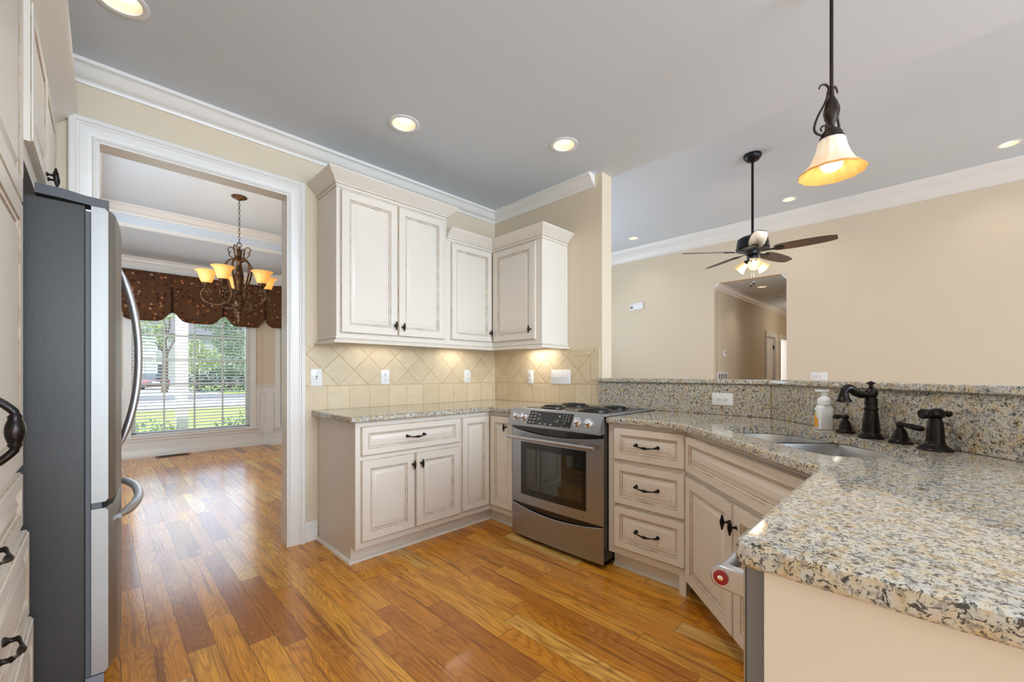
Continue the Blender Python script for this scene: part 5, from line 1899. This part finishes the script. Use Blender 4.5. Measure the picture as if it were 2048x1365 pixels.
tree('background_tree', 'hazy green tree far behind the parked cars', 4.3, 74.0, 4, 0.3,
     [(-2.5, 0, 3.0, 3.0, 2, 2.2), (1.5, 0, 2.6, 2.8, 2, 1.8), (4.0, 0, 3.2, 2.6, 2, 2.4)], 'leaf_mid', 0.25, 110, seed=14)
tree('window_shrub', 'small leafy shrub below the left half of the big window, just outside', 0.63, 9.35, 0.4, 0.02, [(0, 0, 0.44, 0.42, 0.3, 0.24)], 'leaf_light', 0.035, 2600, cat='shrub', seed=21)
tree('window_shrub', 'small leafy shrub below the right half of the big window, just outside', 1.95, 9.5, 0.4, 0.02, [(0, 0, 0.46, 0.46, 0.3, 0.25)], 'leaf_light', 0.035, 2600, cat='shrub', seed=22)

# neighbour's house behind the trees
hs = thing('neighbour_house', 'pale grey neighbour house half hidden behind the evergreens', 'house', (9.4, 62, GZ))
MB().box((-7, 0, 0), (7, 9, 6.2)).build('walls', 'house_siding', hs)
MB().loft([[(-7.6, -0.6, 6.1), (-7.6, 9.6, 6.1), (-7.6, 4.5, 9.6)], [(7.6, -0.6, 6.1), (7.6, 9.6, 6.1), (7.6, 4.5, 9.6)]]).build('roof', 'house_roof', hs)
for xx in (-5, -2, 1.5, 4.8):
    for zz in (1.2, 4.0):
        wv = MB().box((xx, -0.06, zz), (xx + 1.0, 0.02, zz + 1.5)).build('window', 'trim_white', hs)
        MB().box((xx + 0.1, -0.08, zz + 0.1), (xx + 0.9, -0.055, zz + 1.4)).build('pane', 'car_glass', wv)


def car(name, label, x, y, rz, paintm, suv):
    cr = thing(name, label, 'car', (x, y, GZ + 0.03), rz)
    L, W2 = 4.6, 0.90
    hb, hr = (0.98, 1.75) if suv else (0.92, 1.42)
    low = [(-L / 2, 0.35), (-L / 2 + 0.05, 0.25), (L / 2 - 0.1, 0.25), (L / 2, 0.45), (L / 2 - 0.1, hb - 0.22), (0.9, hb), (-L / 2 + 0.15, hb + 0.03), (-L / 2, hb - 0.15)]
    rings = []
    for yy, k in ((-W2, 0.94), (-W2 + 0.08, 1.0), (W2 - 0.08, 1.0), (W2, 0.94)):
        rings.append([(px * (1 if k == 1 else 0.985), yy, 0.6 + (pz - 0.6) * k) for px, pz in low])
    MB().loft(rings).build('body', paintm, cr, 40)
    cab = [(-L / 2 + (0.10 if suv else 0.55), hb), (-L / 2 + (0.25 if suv else 1.05), hr), (0.35, hr), (1.15, hb - 0.02)]
    MB().loft([[(px, yy * k, pz) for px, pz in cab] for yy, k in ((-0.80, 0.97), (-0.70, 1), (0.70, 1), (0.80, 0.97))]).build('cabin', paintm, cr, 30)
    r0, r1 = cab[0], cab[1]
    f = lambda u: (r0[0] + (r1[0] - r0[0]) * u - 0.012, r0[1] + (r1[1] - r0[1]) * u)
    (ax_, az_), (bx_, bz_) = f(0.15), f(0.9)
    MB().loft([[(ax_, -0.66, az_), (ax_, 0.66, az_), (bx_, 0.6, bz_), (bx_, -0.6, bz_)], [(ax_ + 0.03, -0.66, az_), (ax_ + 0.03, 0.66, az_), (bx_ + 0.03, 0.6, bz_), (bx_ + 0.03, -0.6, bz_)]]).build('rear_window', 'car_glass', cr)
    for s in (-1, 1):
        MB().box((-L / 2 - 0.012, s * 0.70 - 0.16, hb - 0.30), (-L / 2 + 0.08, s * 0.70 + 0.16, hb - 0.14)).build('tail_light', 'tail_lamp', cr, bevel=0.02)
        MB().box((0.55, s * 0.90 - 0.10, hb), (0.72, s * 0.90 + 0.10, hb + 0.13)).build('wing_mirror', paintm, cr, bevel=0.02)
        for xx in (-1.35, 1.4):
            MB().at((xx, s * 0.80, 0.32)).lathe([(0.0, -0.11), (0.30, -0.11), (0.33, -0.08), (0.33, 0.08), (0.30, 0.11), (0.0, 0.11)], 20, 'y').build('wheel', 'rubber', cr, 40)
    MB().box((-L / 2 - 0.015, -0.26, hb - 0.34), (-L / 2 + 0.02, 0.26, hb - 0.20)).build('number_plate', 'number_plate', cr)
    MB().box((-L / 2 - 0.05, -0.86, 0.30), (-L / 2 + 0.1, 0.86, 0.50)).build('bumper', paintm, cr, bevel=0.04)
    return cr


car('parked_car', 'dark maroon sedan parked across the street, seen from behind', 3.3, 49.0, R(90), 'car_maroon', False)
car('parked_car', 'silver car parked ahead of the maroon sedan, mostly hidden by it', 2.1, 55.5, R(90), 'car_silver', True)
